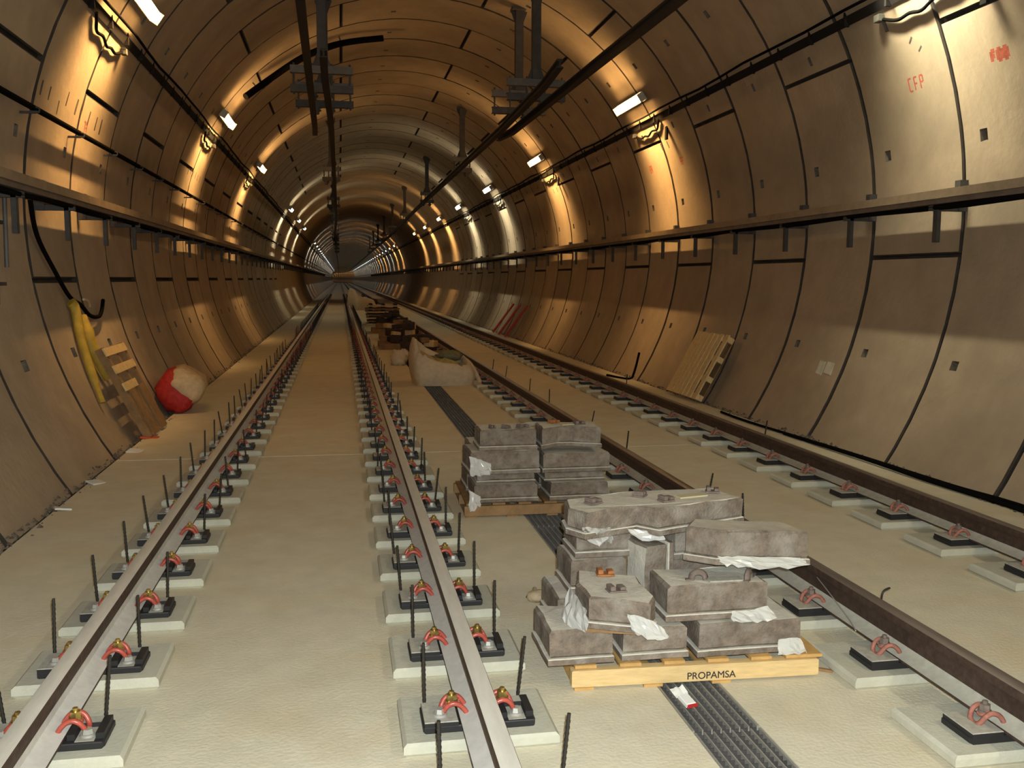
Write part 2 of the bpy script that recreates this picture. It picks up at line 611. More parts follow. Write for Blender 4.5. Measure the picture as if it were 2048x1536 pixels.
# ------------------------------------------------------------------ rails
half = [(.070, 0), (.070, .011), (.026, .026), (.009, .042), (.0085, .072), (.008, .105), (.016, .117), (.034, .123), (.0355, .128), (.0355, .148), (.031, .157), (.018, .160)]
prof = half + [(-x, z) for x, z in reversed(half)]
NP = len(prof)


def rail(rx, label, dark):
    v, f = sweep(prof, YSF, zo=0.08, xo=rx)
    mi = []
    for q in f:
        if len(q) != 4:
            mi.append(0)
            continue
        e = q[0] % NP
        # edge e goes from profile point e to e+1
        if e in (10, 11, 12):
            mi.append(1)
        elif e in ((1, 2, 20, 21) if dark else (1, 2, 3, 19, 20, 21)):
            mi.append(2)
        else:
            mi.append(0)
    mb = MB().add(v, f, mi, False)
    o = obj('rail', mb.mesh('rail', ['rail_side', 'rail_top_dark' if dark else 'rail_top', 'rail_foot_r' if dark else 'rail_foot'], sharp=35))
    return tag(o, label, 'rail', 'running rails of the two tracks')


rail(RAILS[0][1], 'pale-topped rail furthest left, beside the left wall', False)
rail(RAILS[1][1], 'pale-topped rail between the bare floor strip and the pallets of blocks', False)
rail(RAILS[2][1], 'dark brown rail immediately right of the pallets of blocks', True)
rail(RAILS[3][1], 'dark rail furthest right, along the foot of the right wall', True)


# ------------------------------------------------------------------ rail fastenings
def plate_mesh(open_pocket):
    mb = MB()
    mb.prism([(-.20, -.085), (.20, -.085), (.205, -.07), (.205, .085), (-.205, .085), (-.205, -.07)], 0.0, 0.026, 0, 0, 0.004)
    for s in (-1, 1):
        xa, xb = sorted((s * .078, s * .20))
        if open_pocket and s > 0:
            mb.box(xa, xa + .026, -.06, .08, .026, .047, 0)
            mb.box(xb - .028, xb, -.06, .08, .026, .047, 0)
            mb.box(xa + .026, xb - .028, .03, .08, .026, .045, 0, 1)
            mb.box(xa + .028, xb - .030, -.075, .03, .024, .0275, 1, 1)
        else:
            mb.box(xa, xb, -.085, .085, .02, .042, 0, 1, 0.003)
    return mb.mesh('base_plate', ['black', 'dust'])


def clip_mesh(s, m):
    # two arched arms over the foot of the rail, joined by a loop at the outer end
    arm = [(.040, -.036, .014), (.052, -.038, .034), (.070, -.038, .052), (.094, -.038, .058), (.116, -.036, .046), (.130, -.028, .022), (.134, -.012, .010)]
    pts = arm + [(x, -y, z) for x, y, z in reversed(arm)]
    mb = MB()
    mb.tube(smooth_path([(s * x, y, z) for x, y, z in pts], 3), 0.0095, 7)
    # inner loop under the washer
    mb.tube(smooth_path([(s * .066, -.020, .044), (s * .090, -.019, .052), (s * .110, -.012, .044), (s * .113, 0, .040), (s * .110, .012, .044), (s * .090, .019, .052), (s * .066, .020, .044)], 3), 0.0075, 6)
    return mb.mesh('clip', m)


def nut_mesh(s, r=.019, z0=.055, z1=.078, x=.094, n=6, m='brass', dome=True, y=0):
    mb = MB()
    mb.cyl((s * x, y, z0 - .008), (s * x, y, z0), r * 1.25, 12)
    mb.cyl((s * x, y, z0), (s * x, y, z1), r, n, smooth=False)
    mb.cyl((s * x, y, z1), (s * x, y, z1 + .012), r * .5, 8)
    return mb.mesh('clip_nut', m)


def rod_mesh():
    mb = MB()
    mb.cyl((0, 0, 0), (0, 0, .27), .0062, 7)
    for i in range(12):
        z = .02 + i * .02
        mb.cyl((0, 0, z), (0, 0, z + .008), .0074, 7)
    mb.cyl((0, 0, .0), (0, 0, .014), .014, 6, smooth=False)
    return mb.mesh('threaded_rod', 'rod')


def anchor_mesh(s):
    mb = MB()
    mb.cyl((s * .140, -.03, 0), (s * .140, -.03, .01), .027, 12)
    mb.cyl((s * .140, -.03, .01), (s * .140, -.03, .026), .019, 6, smooth=False, r1=.016)
    return mb.mesh('anchor_bolt', 'zinc')


PL = {True: plate_mesh(True), False: plate_mesh(False)}
CLIPS = {(s, m): clip_mesh(s, m) for s in (-1, 1) for m in ('clip', 'clip_r')}
NUT = {(s, m): nut_mesh(s, m=m) for s in (-1, 1) for m in ('brass', 'chip')}
ROD = rod_mesh()
ANC = {s: anchor_mesh(s) for s in (-1, 1)}
FL = {'L1': ('red-clipped fastening under the leftmost rail', 'fastenings of the leftmost rail'),
      'R1': ('red-clipped fastening of the pale rail left of pallets', 'fastenings of the rail left of the pallets'),
      'R2': ('dusty black-plated fastening right of the pallets', 'fastenings of the rail right of the pallets'),
      'R3': ('dusty black-plated fastening under the rightmost rail', 'fastenings of the rightmost rail')}
ORD = ['nearest in view'] + ['%s nearest in view' % q for q in
      ('second', 'third', 'fourth', 'fifth', 'sixth', 'seventh', 'eighth', 'ninth', 'tenth', 'eleventh', 'twelfth', '13th', '14th', '15th', '16th', '17th', '18th', '19th', '20th')]
FIRST = {'L1': 1, 'R1': 0, 'R2': 1, 'R3': 5}
for rn, rx, y0, sp in RAILS:
    left = rn in ('L1', 'R1')
    for k in range(NF):
        y = y0 + k * sp
        lb, gr = FL[rn]
        if k < FIRST[rn]:
            lb += ', just out of view'
            gr += ' outside the photo'
        elif k - FIRST[rn] < len(ORD):
            lb += ', ' + ORD[k - FIRST[rn]]
        else:
            lb += ', far down the row'
        t = thing('rail_fastening', lb, 'rail fastening', (rx, y, 0.05), 0, gr)
        near = k < 24
        obj('base_plate', PL[left], t)
        for s in (-1, 1):
            obj('clip', CLIPS[s, 'clip' if left else 'clip_r'], t, (0, 0, .028))
            if near:
                obj('clip_nut', NUT[s, 'brass' if left else 'chip'], t, (0, 0, .028))
                if left:
                    obj('anchor_bolt', ANC[s], t, (0, 0, .026 if s > 0 else .042))
            if left and not (rn == 'L1' and k < 1):
                if rnd.random() < (0.95 if k < 26 else .6):
                    obj('threaded_rod', ROD, t, (s * rnd.uniform(.155, .19), .105 + rnd.uniform(-.02, .02), .0),
                        (rnd.gauss(0, .05), rnd.gauss(0, .05) + s * .03, 0))
            elif not left and rn == 'R2' and s > 0 and k in (5, 6, 9, 11, 14, 16, 19, 21) or (rn == 'R3' and s > 0 and k in (9, 16)):
                obj('threaded_rod', ROD, t, (s * .17, .105, .0), (rnd.gauss(0, .08), rnd.gauss(.1, .1), 0))
mb = MB()
for rn, rx, y0, sp in RAILS:
    for k in range(NF, 150):
        y = y0 + k * sp
        mb.box(rx - .2, rx + .2, y - .085, y + .085, .05, .088)
        mb.box(rx - .12, rx - .07, y - .055, y + .055, .088, .13, 1)
        mb.box(rx + .07, rx + .12, y - .055, y + .055, .088, .13, 1)
        if rn in ('L1', 'R1') and k < 80:
            for s in (-1, 1):
                mb.box(rx + s * .17 - .007, rx + s * .17 + .007, y + .1, y + .114, .05, .32)
o = obj('distant_rail_fastenings', mb.mesh('distant_fastenings', ['black', 'clip_r']))
tag(o, 'rows of tiny distant fastenings under the four rails far down the tunnel', 'rail fastening', kind='stuff')

# ------------------------------------------------------------------ lamps
AL = math.atan2(4.60 - ZC, 3.42)
RL = math.hypot(4.60 - ZC, 3.42)


def lamp_meshes():
    # local frame: x along the inward normal, y along the tunnel, z tangent
    mb = MB()
    mb.prism([(-.030, -.68), (.0, -.68), (.0, .68), (-.030, .68)], -.075, .075, 0, bev=.006)
    for y in (-.40, .40):
        mb.box(-.085, -.030, y - .02, y + .02, -.03, .03)
    for y in (-.685, .685):
        mb.box(-.01, .085, y - .012, y + .012, -.07, .07)
    hous = mb.mesh('housing', 'housing')
    n = 9
    v, f = [], []
    for y in (-.672, .672):
        for i in range(n):
            a = PI * i / (n - 1)
            v.append((.002 + .078 * math.sin(a) ** .7, y, -.066 * math.cos(a)))
    f = [(i, i + 1, n + i + 1, n + i) for i in range(n - 1)]
    f += [tuple(range(n - 1, -1, -1)), tuple(range(n, 2 * n))]
    f = [tuple(reversed(q)) for q in f]
    mb2 = MB().add(v, f, 0, False)
    return hous, {c: mb2.mesh('diffuser', c) for c in ('lamp_orange', 'lamp_cold', 'lamp_blue', 'lamp_fill', 'lamp_far')}


HOUS, DIFF = lamp_meshes()
BEAMS = {}


def lamp(side, y, col, label, group=None):
    a = AL if side > 0 else PI - AL
    n = Vector((-math.cos(a), 0, -math.sin(a)))
    tz = Vector((-math.sin(a), 0, math.cos(a)))
    if side < 0:
        tz = -tz
    yv = tz.cross(n)
    mx = Matrix((n, yv, tz)).transposed().to_4x4()
    t = thing('tunnel_lamp', label, 'lamp', group=group)
    mx.translation = Vector((XC + bend(y) + RL * math.cos(a), y, ZC + RL * math.sin(a)))
    t.matrix_world = mx
    obj('housing', HOUS, t)
    obj('diffuser', DIFF[col], t)
    if -20 < y < 510:
        for dn, k in ((-1, 1.0), (1, .22)) if y < 130 else ((-1, 1.0),):
            key = (col, dn)
            if key not in BEAMS:
                b = bpy.data.lights.new('added_lamp_beam', 'AREA')
                b.shape = 'RECTANGLE'
                b.size, b.size_y = 1.25, .06
                b.spread = R2D(80)
                b.energy = BEAM * k * {'lamp_blue': .5, 'lamp_cold': .75, 'lamp_far': .3}.get(col, 1)
                b.color = {'lamp_orange': ORANGE, 'lamp_cold': COLD, 'lamp_blue': BLUE, 'lamp_fill': COLD, 'lamp_far': ORANGE}[col]
                BEAMS[key] = b
            # area light added beside the diffuser to streak the lining (local -z or +z)
            zl = Vector((-0.02, 0, -dn)).normalized()
            xl = Vector((0, 1, 0))
            yl2 = zl.cross(xl)
            mm = Matrix((xl, yl2, zl)).transposed().to_4x4()
            mm.translation = Vector((.07, 0, dn * .078))
            obj('beam', BEAMS[key], t, mx=mm)
    return t


lab = {(-1, 0): 'glowing lamp highest on the left wall, cut by the top edge of the photo',
       (-1, 1): 'second glowing lamp from the top of the left wall',
       (-1, 2): 'third glowing lamp from the top of the left wall, before a dark gap',
       (-1, 4): 'fourth lamp down the left wall, first of three whitish ones',
       (-1, 5): 'fifth lamp down the left wall, middle of three whitish ones',
       (-1, 6): 'sixth lamp down the left wall, last of three whitish ones',
       (1, 0): 'largest glowing lamp on the right wall, above an orange-lit ring',
       (1, 1): 'second largest lamp on the right wall, above an orange-lit ring',
       (1, 2): 'third lamp down the right wall, nearer of two with cold white glow',
       (1, 3): 'fourth lamp down the right wall, farther of two with cold white glow',
       (1, 4): 'fifth lamp down the right wall, nearest of three small orange-lit ones',
       (1, 5): 'sixth lamp down the right wall, middle of three small orange-lit ones',
       (1, 6): 'seventh lamp down the right wall, before the dark stretch'}
for side, y0 in ((1, 15.7), (-1, 10.95)):
    for k in range(-4, 63):
        y = y0 + SP * k
        if k in (7, 8) or (side < 0 and k in (3,)):
            continue
        if side > 0 and y > 505 or side < 0 and y > 505:
            continue
        if k < 0:
            if side < 0 and k == -1:
                continue
            col = 'lamp_fill' if k < -1 else 'lamp_cold'
            lb = 'cold white lamp on the right wall just above the photo\'s top edge' if (side, k) == (1, -1) else \
                'unseen boosted cold white lamp on the %s wall behind the photographer' % ('right' if side > 0 else 'left')
            lamp(side, y, col, lb, None if (side, k) == (1, -1) else 'lamps behind the photographer, %s wall' % ('right' if side > 0 else 'left'))
            continue
        if side > 0:
            col = {0: 'lamp_orange', 1: 'lamp_orange', 2: 'lamp_cold', 3: 'lamp_cold', 4: 'lamp_orange', 5: 'lamp_orange', 6: 'lamp_orange',
                   9: 'lamp_orange', 10: 'lamp_orange', 13: 'lamp_orange', 15: 'lamp_orange'}.get(k, 'lamp_blue' if k < 45 else 'lamp_far')
        else:
            col = 'lamp_orange' if k < 3 else ('lamp_cold' if k < 7 else 'lamp_blue')
        if k <= 6:
            lamp(side, y, col, lab[side, k])
        else:
            lamp(side, y, col, 'tiny distant lamp in the %s row converging far down the tunnel' % ('right-hand' if side > 0 else 'left-hand'),
                 'distant lamps of the %s row' % ('right' if side > 0 else 'left'))


# ------------------------------------------------------------------ cable trays on both walls
def tray(side, label):
    t = thing('cable_tray', label, 'cable tray')
    X = lambda d: XC + side * d
    prof_ = [(X(3.86), 2.355), (X(4.13), 2.355), (X(4.13), 2.375), (X(3.885), 2.375), (X(3.885), 2.44), (X(4.13), 2.44), (X(4.13), 2.455), (X(3.86), 2.455)]
    if side < 0:
        prof_ = prof_[::-1]
    v, f = sweep(prof_, YS)
    obj('channel', MB().add(v, f).mesh('channel', 'tray'), t)
    prof2 = [(X(3.835), 2.40), (X(3.86), 2.40), (X(3.86), 2.475), (X(3.835), 2.475)]
    if side < 0:
        prof2 = prof2[::-1]
    v, f = sweep(prof2, YS)
    obj('edge_rail', MB().add(v, f).mesh('edge_rail', 'tray_edge'), t)
    # dark bundle of cables under the channel
    for i, (d, z, r) in enumerate(((3.90, 2.335, .022), (3.95, 2.335, .022))):
        mb = MB()
        pts = [(X(d), y, z + (0.010 * math.sin(y * 2.1 + i) if y < 60 else 0)) for y in [(-6 + .75 * q) for q in range(80)]]
        mb.tube(pts, r, 6)
        obj('cable', mb.mesh('cable', 'cable'), t)
    mb = MB()
    dw = wall_x(2.2)
    # post: hangs below the channel from the tray's outer part, tied back to the wall
    xa, xb = sorted((X(3.93), X(3.97)))
    mb.box(xa, xb, -.03, .03, 2.02, 2.355)
    xa, xb = sorted((X(3.88), X(4.23)))
    mb.box(xa, xb, -.03, .03, 2.30, 2.35)
    xa, xb = sorted((X(4.14), X(4.22)))
    mb.box(xa, xb, -.04, .04, 2.30, 2.58)
    bm_ = mb.mesh('bracket', 'darksteel')
    for k in range(NR):
        obj('bracket', bm_, t, (0, YR + SEG_W * k - (.03 if side > 0 else -.3) + (0.0), 0))
    mb = MB()
    for k in range(NR, 110):
        y = YR + SEG_W * k
        xa, xb = sorted((X(3.90), X(3.97)))
        mb.box(xa, xb, y - .03, y + .03, 2.08, 2.355)
        xa, xb = sorted((X(3.9), X(4.2)))
        mb.box(xa, xb, y - .03, y + .03, 2.30, 2.35)
    tag(obj('distant_brackets', mb.mesh('distant_brackets', 'darksteel'), t), kind='stuff')


tray(1, 'long steel cable tray on brackets along the right wall')
tray(-1, 'long steel cable tray on brackets along the left wall')

# small perforated trays with the lamp cable, below the lamps
for side in (1, -1):
    X = lambda d: XC + side * d
    t = thing('lamp_cable_tray', 'narrow dark cable run just below the lamps of the %s wall' % ('right' if side > 0 else 'left'), 'cable tray')
    z0 = 4.245
    a0 = math.atan2(z0 - ZC, wall_x(z0))
    for nm, pr in (('channel', [(wall_x(z0, R - .018), z0), (wall_x(z0, R - .008), z0 + .01), (wall_x(z0 + .09, R - .008), z0 + .09), (wall_x(z0 + .09, R - .018), z0 + .085)]),):
        pp = [(X(a), b) for a, b in pr]
        if side < 0:
            pp = pp[::-1]
        v, f = sweep(pp, YS)
        obj(nm, MB().add(v, f).mesh(nm, 'tray_black'), t)
    mb = MB()
    pts = []
    q = 0
    y = -6.0
    while y < 120:
        pts.append((X(wall_x(z0 + .13, R - .04) - .015 * math.sin(y * 1.3)), y, z0 + .125 + .012 * math.sin(y * 2.3)))
        y += .8 if y < 45 else 6
    mb.tube(pts, .016, 6)
    obj('lamp_cable', mb.mesh('lamp_cable', 'cable'), t)
    mb = MB()
    for k in range(70):
        y = 5.5 + k * .75
        mb.box(*sorted((X(wall_x(z0 + .05, R - .04)), X(wall_x(z0 + .05, R + .01)))), y - .015, y + .015, z0 - .01, z0 + .14)
    obj('clamps', mb.mesh('clamps', 'tray_black'), t)['kind'] = 'stuff'
    # junction box and drooping cable by each near lamp
    y0 = 15.7 if side > 0 else 10.95
    for k in ((-1, 0, 1, 2, 3) if side > 0 else (0, 1, 2)):
        yl = y0 + SP * k
        wn = ['nearest', 'second', 'third', 'fourth', 'fifth'][k + 1 if side > 0 else k]
        j = thing('junction_box', 'small pale junction box with drooping cable, %s one below the %s wall lamps' % (wn, 'right' if side > 0 else 'left'), 'junction box')
        zb = 4.18
        xb = wall_x(zb, R - .035)
        yb = yl + (.75 if side > 0 else .62)
        mb = MB()
        mb.box(*sorted((X(xb - .03), X(xb + .03))), yb - .045, yb + .045, zb - .035, zb + .035, bev=.006)
        obj('box', mb.mesh('box', 'jbox'), j)
        mb = MB()
        p = [(X(wall_x(zz, R - .03)), yb + dy, zz) for dy, zz in ((-.05, zb - .02), (-.25, zb - .075), (-.45, zb - .065), (-.62, zb - .085), (-.85, zb - .04), (-1.1, zb - .05), (-1.25, zb + .02), (-1.35, zb + .07))]
        mb.tube(smooth_path(p, 4), .017, 6)
        obj('drooping_cable', mb.mesh('drooping_cable', 'cable'), j)
        if side > 0:
            mb = MB()
            mb.box(*sorted((X(wall_x(zb - .1, R - .03)), X(wall_x(zb - .1, R)))), yb - 1.5, yb - 1.42, zb - .26, zb - .05)
            obj('strap', mb.mesh('strap', 'tray_black'), j)

# black pipe along the upper left wall
t = thing('cable_pipe', 'thin black pipe on hooks along the left wall above the tray', 'pipe')
xp = XC - wall_x(3.16, R - .09)
v, f = sweep([(xp + .028 * math.cos(2 * PI * i / 8), 3.16 + .028 * math.sin(2 * PI * i / 8)) for i in range(8)], YS)
obj('pipe', MB().add(v, f, 0, True).mesh('pipe', 'cable'), t)
mb = MB()
mb.box(-.13, .03, -.012, .012, -.055, -.035)
mb.box(-.02, .055, -.010, .010, -.05, -.032)
mb.tube(smooth_path([(.055, 0, -.045), (.06, 0, -.01), (.03, 0, .0)], 3), .008, 6)
hk = mb.mesh('hook', 'darksteel')
for k in range(26):
    obj('hook', hk, t, (xp, 6.2 + 1.5 * k, 3.16))

# vertical grey conduit at the far left, under the tray
t = thing('wall_conduit', 'short vertical conduit with clamps under the left tray at the photo\'s left edge', 'pipe', (XC - 4.16, 8.35, 0))
mb = MB()
mb.cyl((0, 0, 1.45), (0.03, 0, 2.36), .035, 10)
obj('pipe', mb.mesh('pipe', 'cable'), t)
mb = MB()
mb.cyl((0.07, .10, 1.75), (0.08, .10, 2.36), .018, 8)
obj('pipe', mb.mesh('pipe', 'steel'), t)
mb = MB()
for z in (1.6, 2.1):
    mb.box(-.06, .05, -.05, .14, z, z + .03)
obj('clamps', mb.mesh('clamps', 'darksteel'), t)

# ------------------------------------------------------------------ overhead conductor rails and their hangers
cr = [(-.045, .0), (.045, .0), (.045, .012), (.012, .022), (.012, .075), (.04, .085), (.04, .11), (-.04, .11), (-.04, .085), (-.012, .075), (-.012, .022), (-.045, .012)]


def conductor(xs, ys, label, tip=None):
    mb = MB()
    v, f = [], []
    n = len(cr)
    for (x, y, dz) in zip(xs, ys, tip or [0] * len(xs)):
        for (a, b) in cr:
            v.append((x + a + bend(y), y, 4.22 + b + dz))
    for k in range(len(xs) - 1):
        for i in range(n):
            j = (i + 1) % n
            f.append((k * n + i, (k + 1) * n + i, (k + 1) * n + j, k * n + j))
    f.append(tuple(range(n)))
    f.append(tuple((len(xs) - 1) * n + i for i in range(n - 1, -1, -1)))
    mb.add(v, f)
    return tag(obj('conductor_rail', mb.mesh('conductor_rail', 'alu')), label, 'conductor rail')


far = [60, 150, 250, 350, 390, 430, 470, 510]
conductor([-.30, -.32, -.38, -.41], [-8, 9, 17, 18.3], 'overhead conductor rail over the left track, nearer one ending in a raised tip', [0, 0, 0, .07])
conductor([-.15, -.15, -.10, -.10] + [-.28] * len(far), [11.9, 12.9, 17, 40] + far, 'overhead conductor rail over the left track, farther one', [.07, 0, 0, 0] + [0] * len(far))
conductor([3.15, 3.14, 3.05, 3.02], [-8, 9, 17, 18.3], 'overhead conductor rail over the right track, nearer one ending in a raised tip', [0, 0, 0, .07])
conductor([2.74, 2.75, 2.82, 2.86] + [3.05] * len(far), [11.9, 12.9, 17, 36] + far, 'overhead conductor rail over the right track, farther one', [.07, 0, 0, 0] + [0] * len(far))


def hanger(xc_, y, label, wide=.93, zt=4.78, zb=4.50, xbar=None):
    t = thing('conductor_hanger', label, 'hanger', (xc_, y, 0))
    zc_ = ZC + wall_x(0, R) * 0 + math.sqrt(R * R - (xc_ - XC) ** 2)
    b0, b1 = (-wide / 2, wide / 2) if xbar is None else xbar
    mb = MB()
    mb.box(-.065, .065, -.065, .065, zt + .06, zc_ + .02, bev=.004)
    obj('post', mb.mesh('post', 'darksteel'), t)
    mb = MB()
    mb.box(-.13, .13, -.13, .13, zc_ - .04, zc_ + .01)
    for s in (-1, 1):
        mb.add([(s * .065, -.01, zc_ - .05), (s * .14, -.01, zc_ - .05), (s * .065, -.01, zc_ - .25), (s * .065, .01, zc_ - .05), (s * .14, .01, zc_ - .05), (s * .065, .01, zc_ - .25)],
               [(0, 1, 2), (5, 4, 3), (0, 3, 4, 1), (1, 4, 5, 2), (2, 5, 3, 0)])
    obj('top_plate', mb.mesh('top_plate', 'darksteel'), t)
    mb = MB()
    mb.add([(-.14, -.012, zt + .06), (.14, -.012, zt + .06), (.05, -.012, zt + .30), (-.05, -.012, zt + .30), (-.14, .012, zt + .06), (.14, .012, zt + .06), (.05, .012, zt + .30), (-.05, .012, zt + .30)],
           [(0, 1, 2, 3), (7, 6, 5, 4), (0, 4, 5, 1), (1, 5, 6, 2), (2, 6, 7, 3), (3, 7, 4, 0)])
    obj('gusset', mb.mesh('gusset', 'darksteel'), t)
    for z, m in ((zt, 'steel'), (zb, 'darksteel')):
        mb = MB()
        mb.box(b0, b1, -.05, -.04, z - .05, z + .06)
        mb.box(b0, b1, -.04, .05, z + .05, z + .06)
        mb.box(b0, b1, -.04, .05, z - .05, z - .04)
        obj('cross_bar', mb.mesh('cross_bar', m), t)
    for x in (b0 + .05, b0 + .32, b1 - .32, b1 - .05):
        mb = MB()
        mb.cyl((x, 0, zb - .08), (x, 0, zt + .10), .016, 7)
        obj('tie_rod', mb.mesh('tie_rod', 'darksteel'), t)
    for x in (-.13, .10):
        mb = MB()
        mb.cyl((x, 0, zb - .05), (x, 0, zb - .16), .055, 10, r1=.04)
        mb.cyl((x, 0, zb - .09), (x, 0, zb - .11), .075, 10)
        obj('insulator', mb.mesh('insulator', 'darksteel'), t)
    return t


hanger(-.22, 15.0, 'nearer hanger of stacked cross bars over the left track')
hanger(-.20, 16.25, 'farther hanger of stacked cross bars over the left track, hidden partly by the nearer')
hanger(3.07, 15.0, 'nearer hanger of stacked cross bars over the right track', zt=4.72, zb=4.50)
hanger(3.03, 16.25, 'farther hanger of stacked cross bars over the right track')
for y, nm in ((25.2, 'third'), (35.5, 'fourth')):
    hanger(3.20, y, '%s hanger down the right-hand conductor rail, a slim post' % nm, wide=.5)
    hanger(-.20, y + 3, '%s hanger down the left-hand conductor rail, a slim post' % nm, wide=.5)
for k in range(6):
    for x, nm in ((3.15, 'right'), (-.25, 'left')):
        hanger(x, 47 + 11 * k, 'small distant hanger over the %s track' % nm, wide=.5)['group'] = 'distant hangers over the %s track' % nm

# black hose slung across the crown
t = thing('slung_hose', 'black curved hose slung on pins across the tunnel crown, behind the left hangers', 'hose')
pts = [(-1.66, 18.6, 5.00), (-1.26, 19.0, 5.40), (-.69, 19.0, 5.80), (-.21, 19.0, 6.03), (.27, 19.15, 6.20), (.90, 19.2, 6.31)]
mb = MB()
mb.tube(smooth_path(pts, 5), .062, 8)
obj('hose', mb.mesh('hose', 'cable'), t)
mb = MB()
for (x, y, z) in ((-1.45, 18.85, 5.2), (.1, 19.1, 6.14)):
    n = Vector((x - XC, 0, z - ZC)).normalized()
    mb.cyl((x, y, z), (x + n.x * .22, y, z + n.z * .22), .014, 6)
obj('pin', mb.mesh('pin', 'darksteel'), t)

# ------------------------------------------------------------------ drain grates
mb = MB()
GL = 0.985
for i in range(8):
    x = -.128 + .256 * i / 7
    wd = .005 if 0 < i < 7 else .009
    mb.box(x - wd / 2, x + wd / 2, 0, GL, -.028, -.001, 0)
for i in range(31):
    y = .006 + (GL - .012) * i / 30
    mb.box(-.128, .128, y - .002, y + .002, -.026, -.010, 1)
gm = mb.mesh('drain_grate', ['grate', 'darksteel'])
GRL = ['nearest steel drain grate panel, at the bottom edge of the photo', 'steel drain grate panel with the packet on it, under the near pallet',
       'steel drain grate panel hidden beneath the near stack of blocks', 'steel drain grate panel just in front of the far pallet',
       'steel drain grate panel beneath the far stack of blocks', 'steel drain grate panel hidden behind the far stack of blocks'] + \
      ['steel drain grate panel, %s of those between the far stack and the white bag' % n for n in ('first', 'second', 'third', 'fourth', 'fifth', 'sixth')] + \
      ['steel drain grate panel beneath the front of the white bag', 'steel drain grate panel hidden behind the white bag']
for k in range(17):
    y = -.8 + k * 1.0
    if k < 3:
        continue
    lb = GRL[k - 3] if k - 3 < len(GRL) else 'drain grate panel hidden under or behind the white bag'
    tag(obj('drain_grate', gm, None, (1.3975, y, 0)), lb, 'grate', 'drain grate panels in a row')

# ------------------------------------------------------------------ pallets of blocks
def pallet(x, y, rz, wdt, dep, label, fresh=True, text=False):
    t = thing('wooden_pallet', label, 'pallet', (x, y, 0), rz)
    a, b = ('wood', 'wood_end') if fresh else ('wood_dark', 'wood_dark')
    for i in range(3):
        yy = i * (dep - .05) / 2
        mb = MB()
        mb.box(-wdt / 2, wdt / 2, yy, yy + .045, .012, .082, bev=.004)
        s = obj('stringer', mb.mesh('stringer', a), t)
        if i == 0 and text:
            cu = bpy.data.curves.new('lettering', 'FONT')
            cu.body = 'PROPAMSA'
            cu.size = .042
            cu.align_x = 'CENTER'
            cu.extrude = .0004
            cu.bevel_depth = .00035
            tmp = bpy.data.objects.new('tmp', cu)
            C.objects.link(tmp)
            dg = bpy.context.evaluated_depsgraph_get()
            me = bpy.data.meshes.new_from_object(tmp.evaluated_get(dg))
            bpy.data.objects.remove(tmp)
            me.materials.clear()
            me.materials.append(M['ink'])
            l = obj('lettering', me, s, (.06, -.0012, .022), (PI / 2, 0, 0))
            tag(l, 'black lettering PROPAMSA')
    nb = 6
    for i in range(nb):
        xx = -wdt / 2 + .06 + (wdt - .12) * i / (nb - 1)
        mb = MB()
        wb = .045 if i < nb - 1 else .08
        mb.box(xx - wb, xx + wb, .012, dep, .0825, .098, bev=.003)
        obj('deck_board', mb.mesh('deck_board', b), t)
    for i in range(3):
        xx = -wdt / 2 + .05 + (wdt * .55) * i / 2
        mb = MB()
        mb.box(xx - .04, xx + .04, -.006, dep, .0005, .0115)
        obj('bottom_board', mb.mesh('bottom_board', b), t)
    return t


def block(poly, z0, z1, label, group=None, lip=.030, mx=None, seed=0, m='block'):
    """one block: plan polygon, body with dusty top, a slightly wider lower band"""
    r = random.Random(seed * 7 + 3)
    n = len(poly)
    cx = sum(p[0] for p in poly) / n
    cy = sum(p[1] for p in poly) / n
    loc = Vector((cx, cy, z0))
    # subdivide the outline and roughen it
    out = []
    for i in range(n):
        a, b = poly[i], poly[(i + 1) % n]
        k = max(1, int(math.hypot(b[0] - a[0], b[1] - a[1]) / .09))
        for q in range(k):
            j = 0.0025 if q else 0
            out.append((a[0] + (b[0] - a[0]) * q / k - cx + r.uniform(-j, j), a[1] + (b[1] - a[1]) * q / k - cy + r.uniform(-j, j)))
    h = z1 - z0
    t = thing('concrete_block', label, 'block', loc, 0, group)
    if mx is not None:
        t.matrix_world = mx
    sc = lambda s: [(x * (1 - s / max(.05, math.hypot(x, y))), y * (1 - s / max(.05, math.hypot(x, y)))) for x, y in out]
    mb = MB()
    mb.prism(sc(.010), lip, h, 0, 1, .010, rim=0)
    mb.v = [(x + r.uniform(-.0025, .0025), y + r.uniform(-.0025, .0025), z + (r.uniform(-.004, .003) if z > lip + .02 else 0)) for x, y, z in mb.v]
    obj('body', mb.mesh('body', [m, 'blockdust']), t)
    mb = MB()
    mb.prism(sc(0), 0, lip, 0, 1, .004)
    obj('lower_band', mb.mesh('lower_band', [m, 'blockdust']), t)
    return t


def rect(x0, x1, y0, y1, rz=0.0):
    cx, cy = (x0 + x1) / 2, (y0 + y1) / 2
    c, s = math.cos(rz), math.sin(rz)
    return [(cx + (x - cx) * c - (y - cy) * s, cy + (x - cx) * s + (y - cy) * c) for x, y in ((x0, y0), (x1, y0), (x1, y1), (x0, y1))]


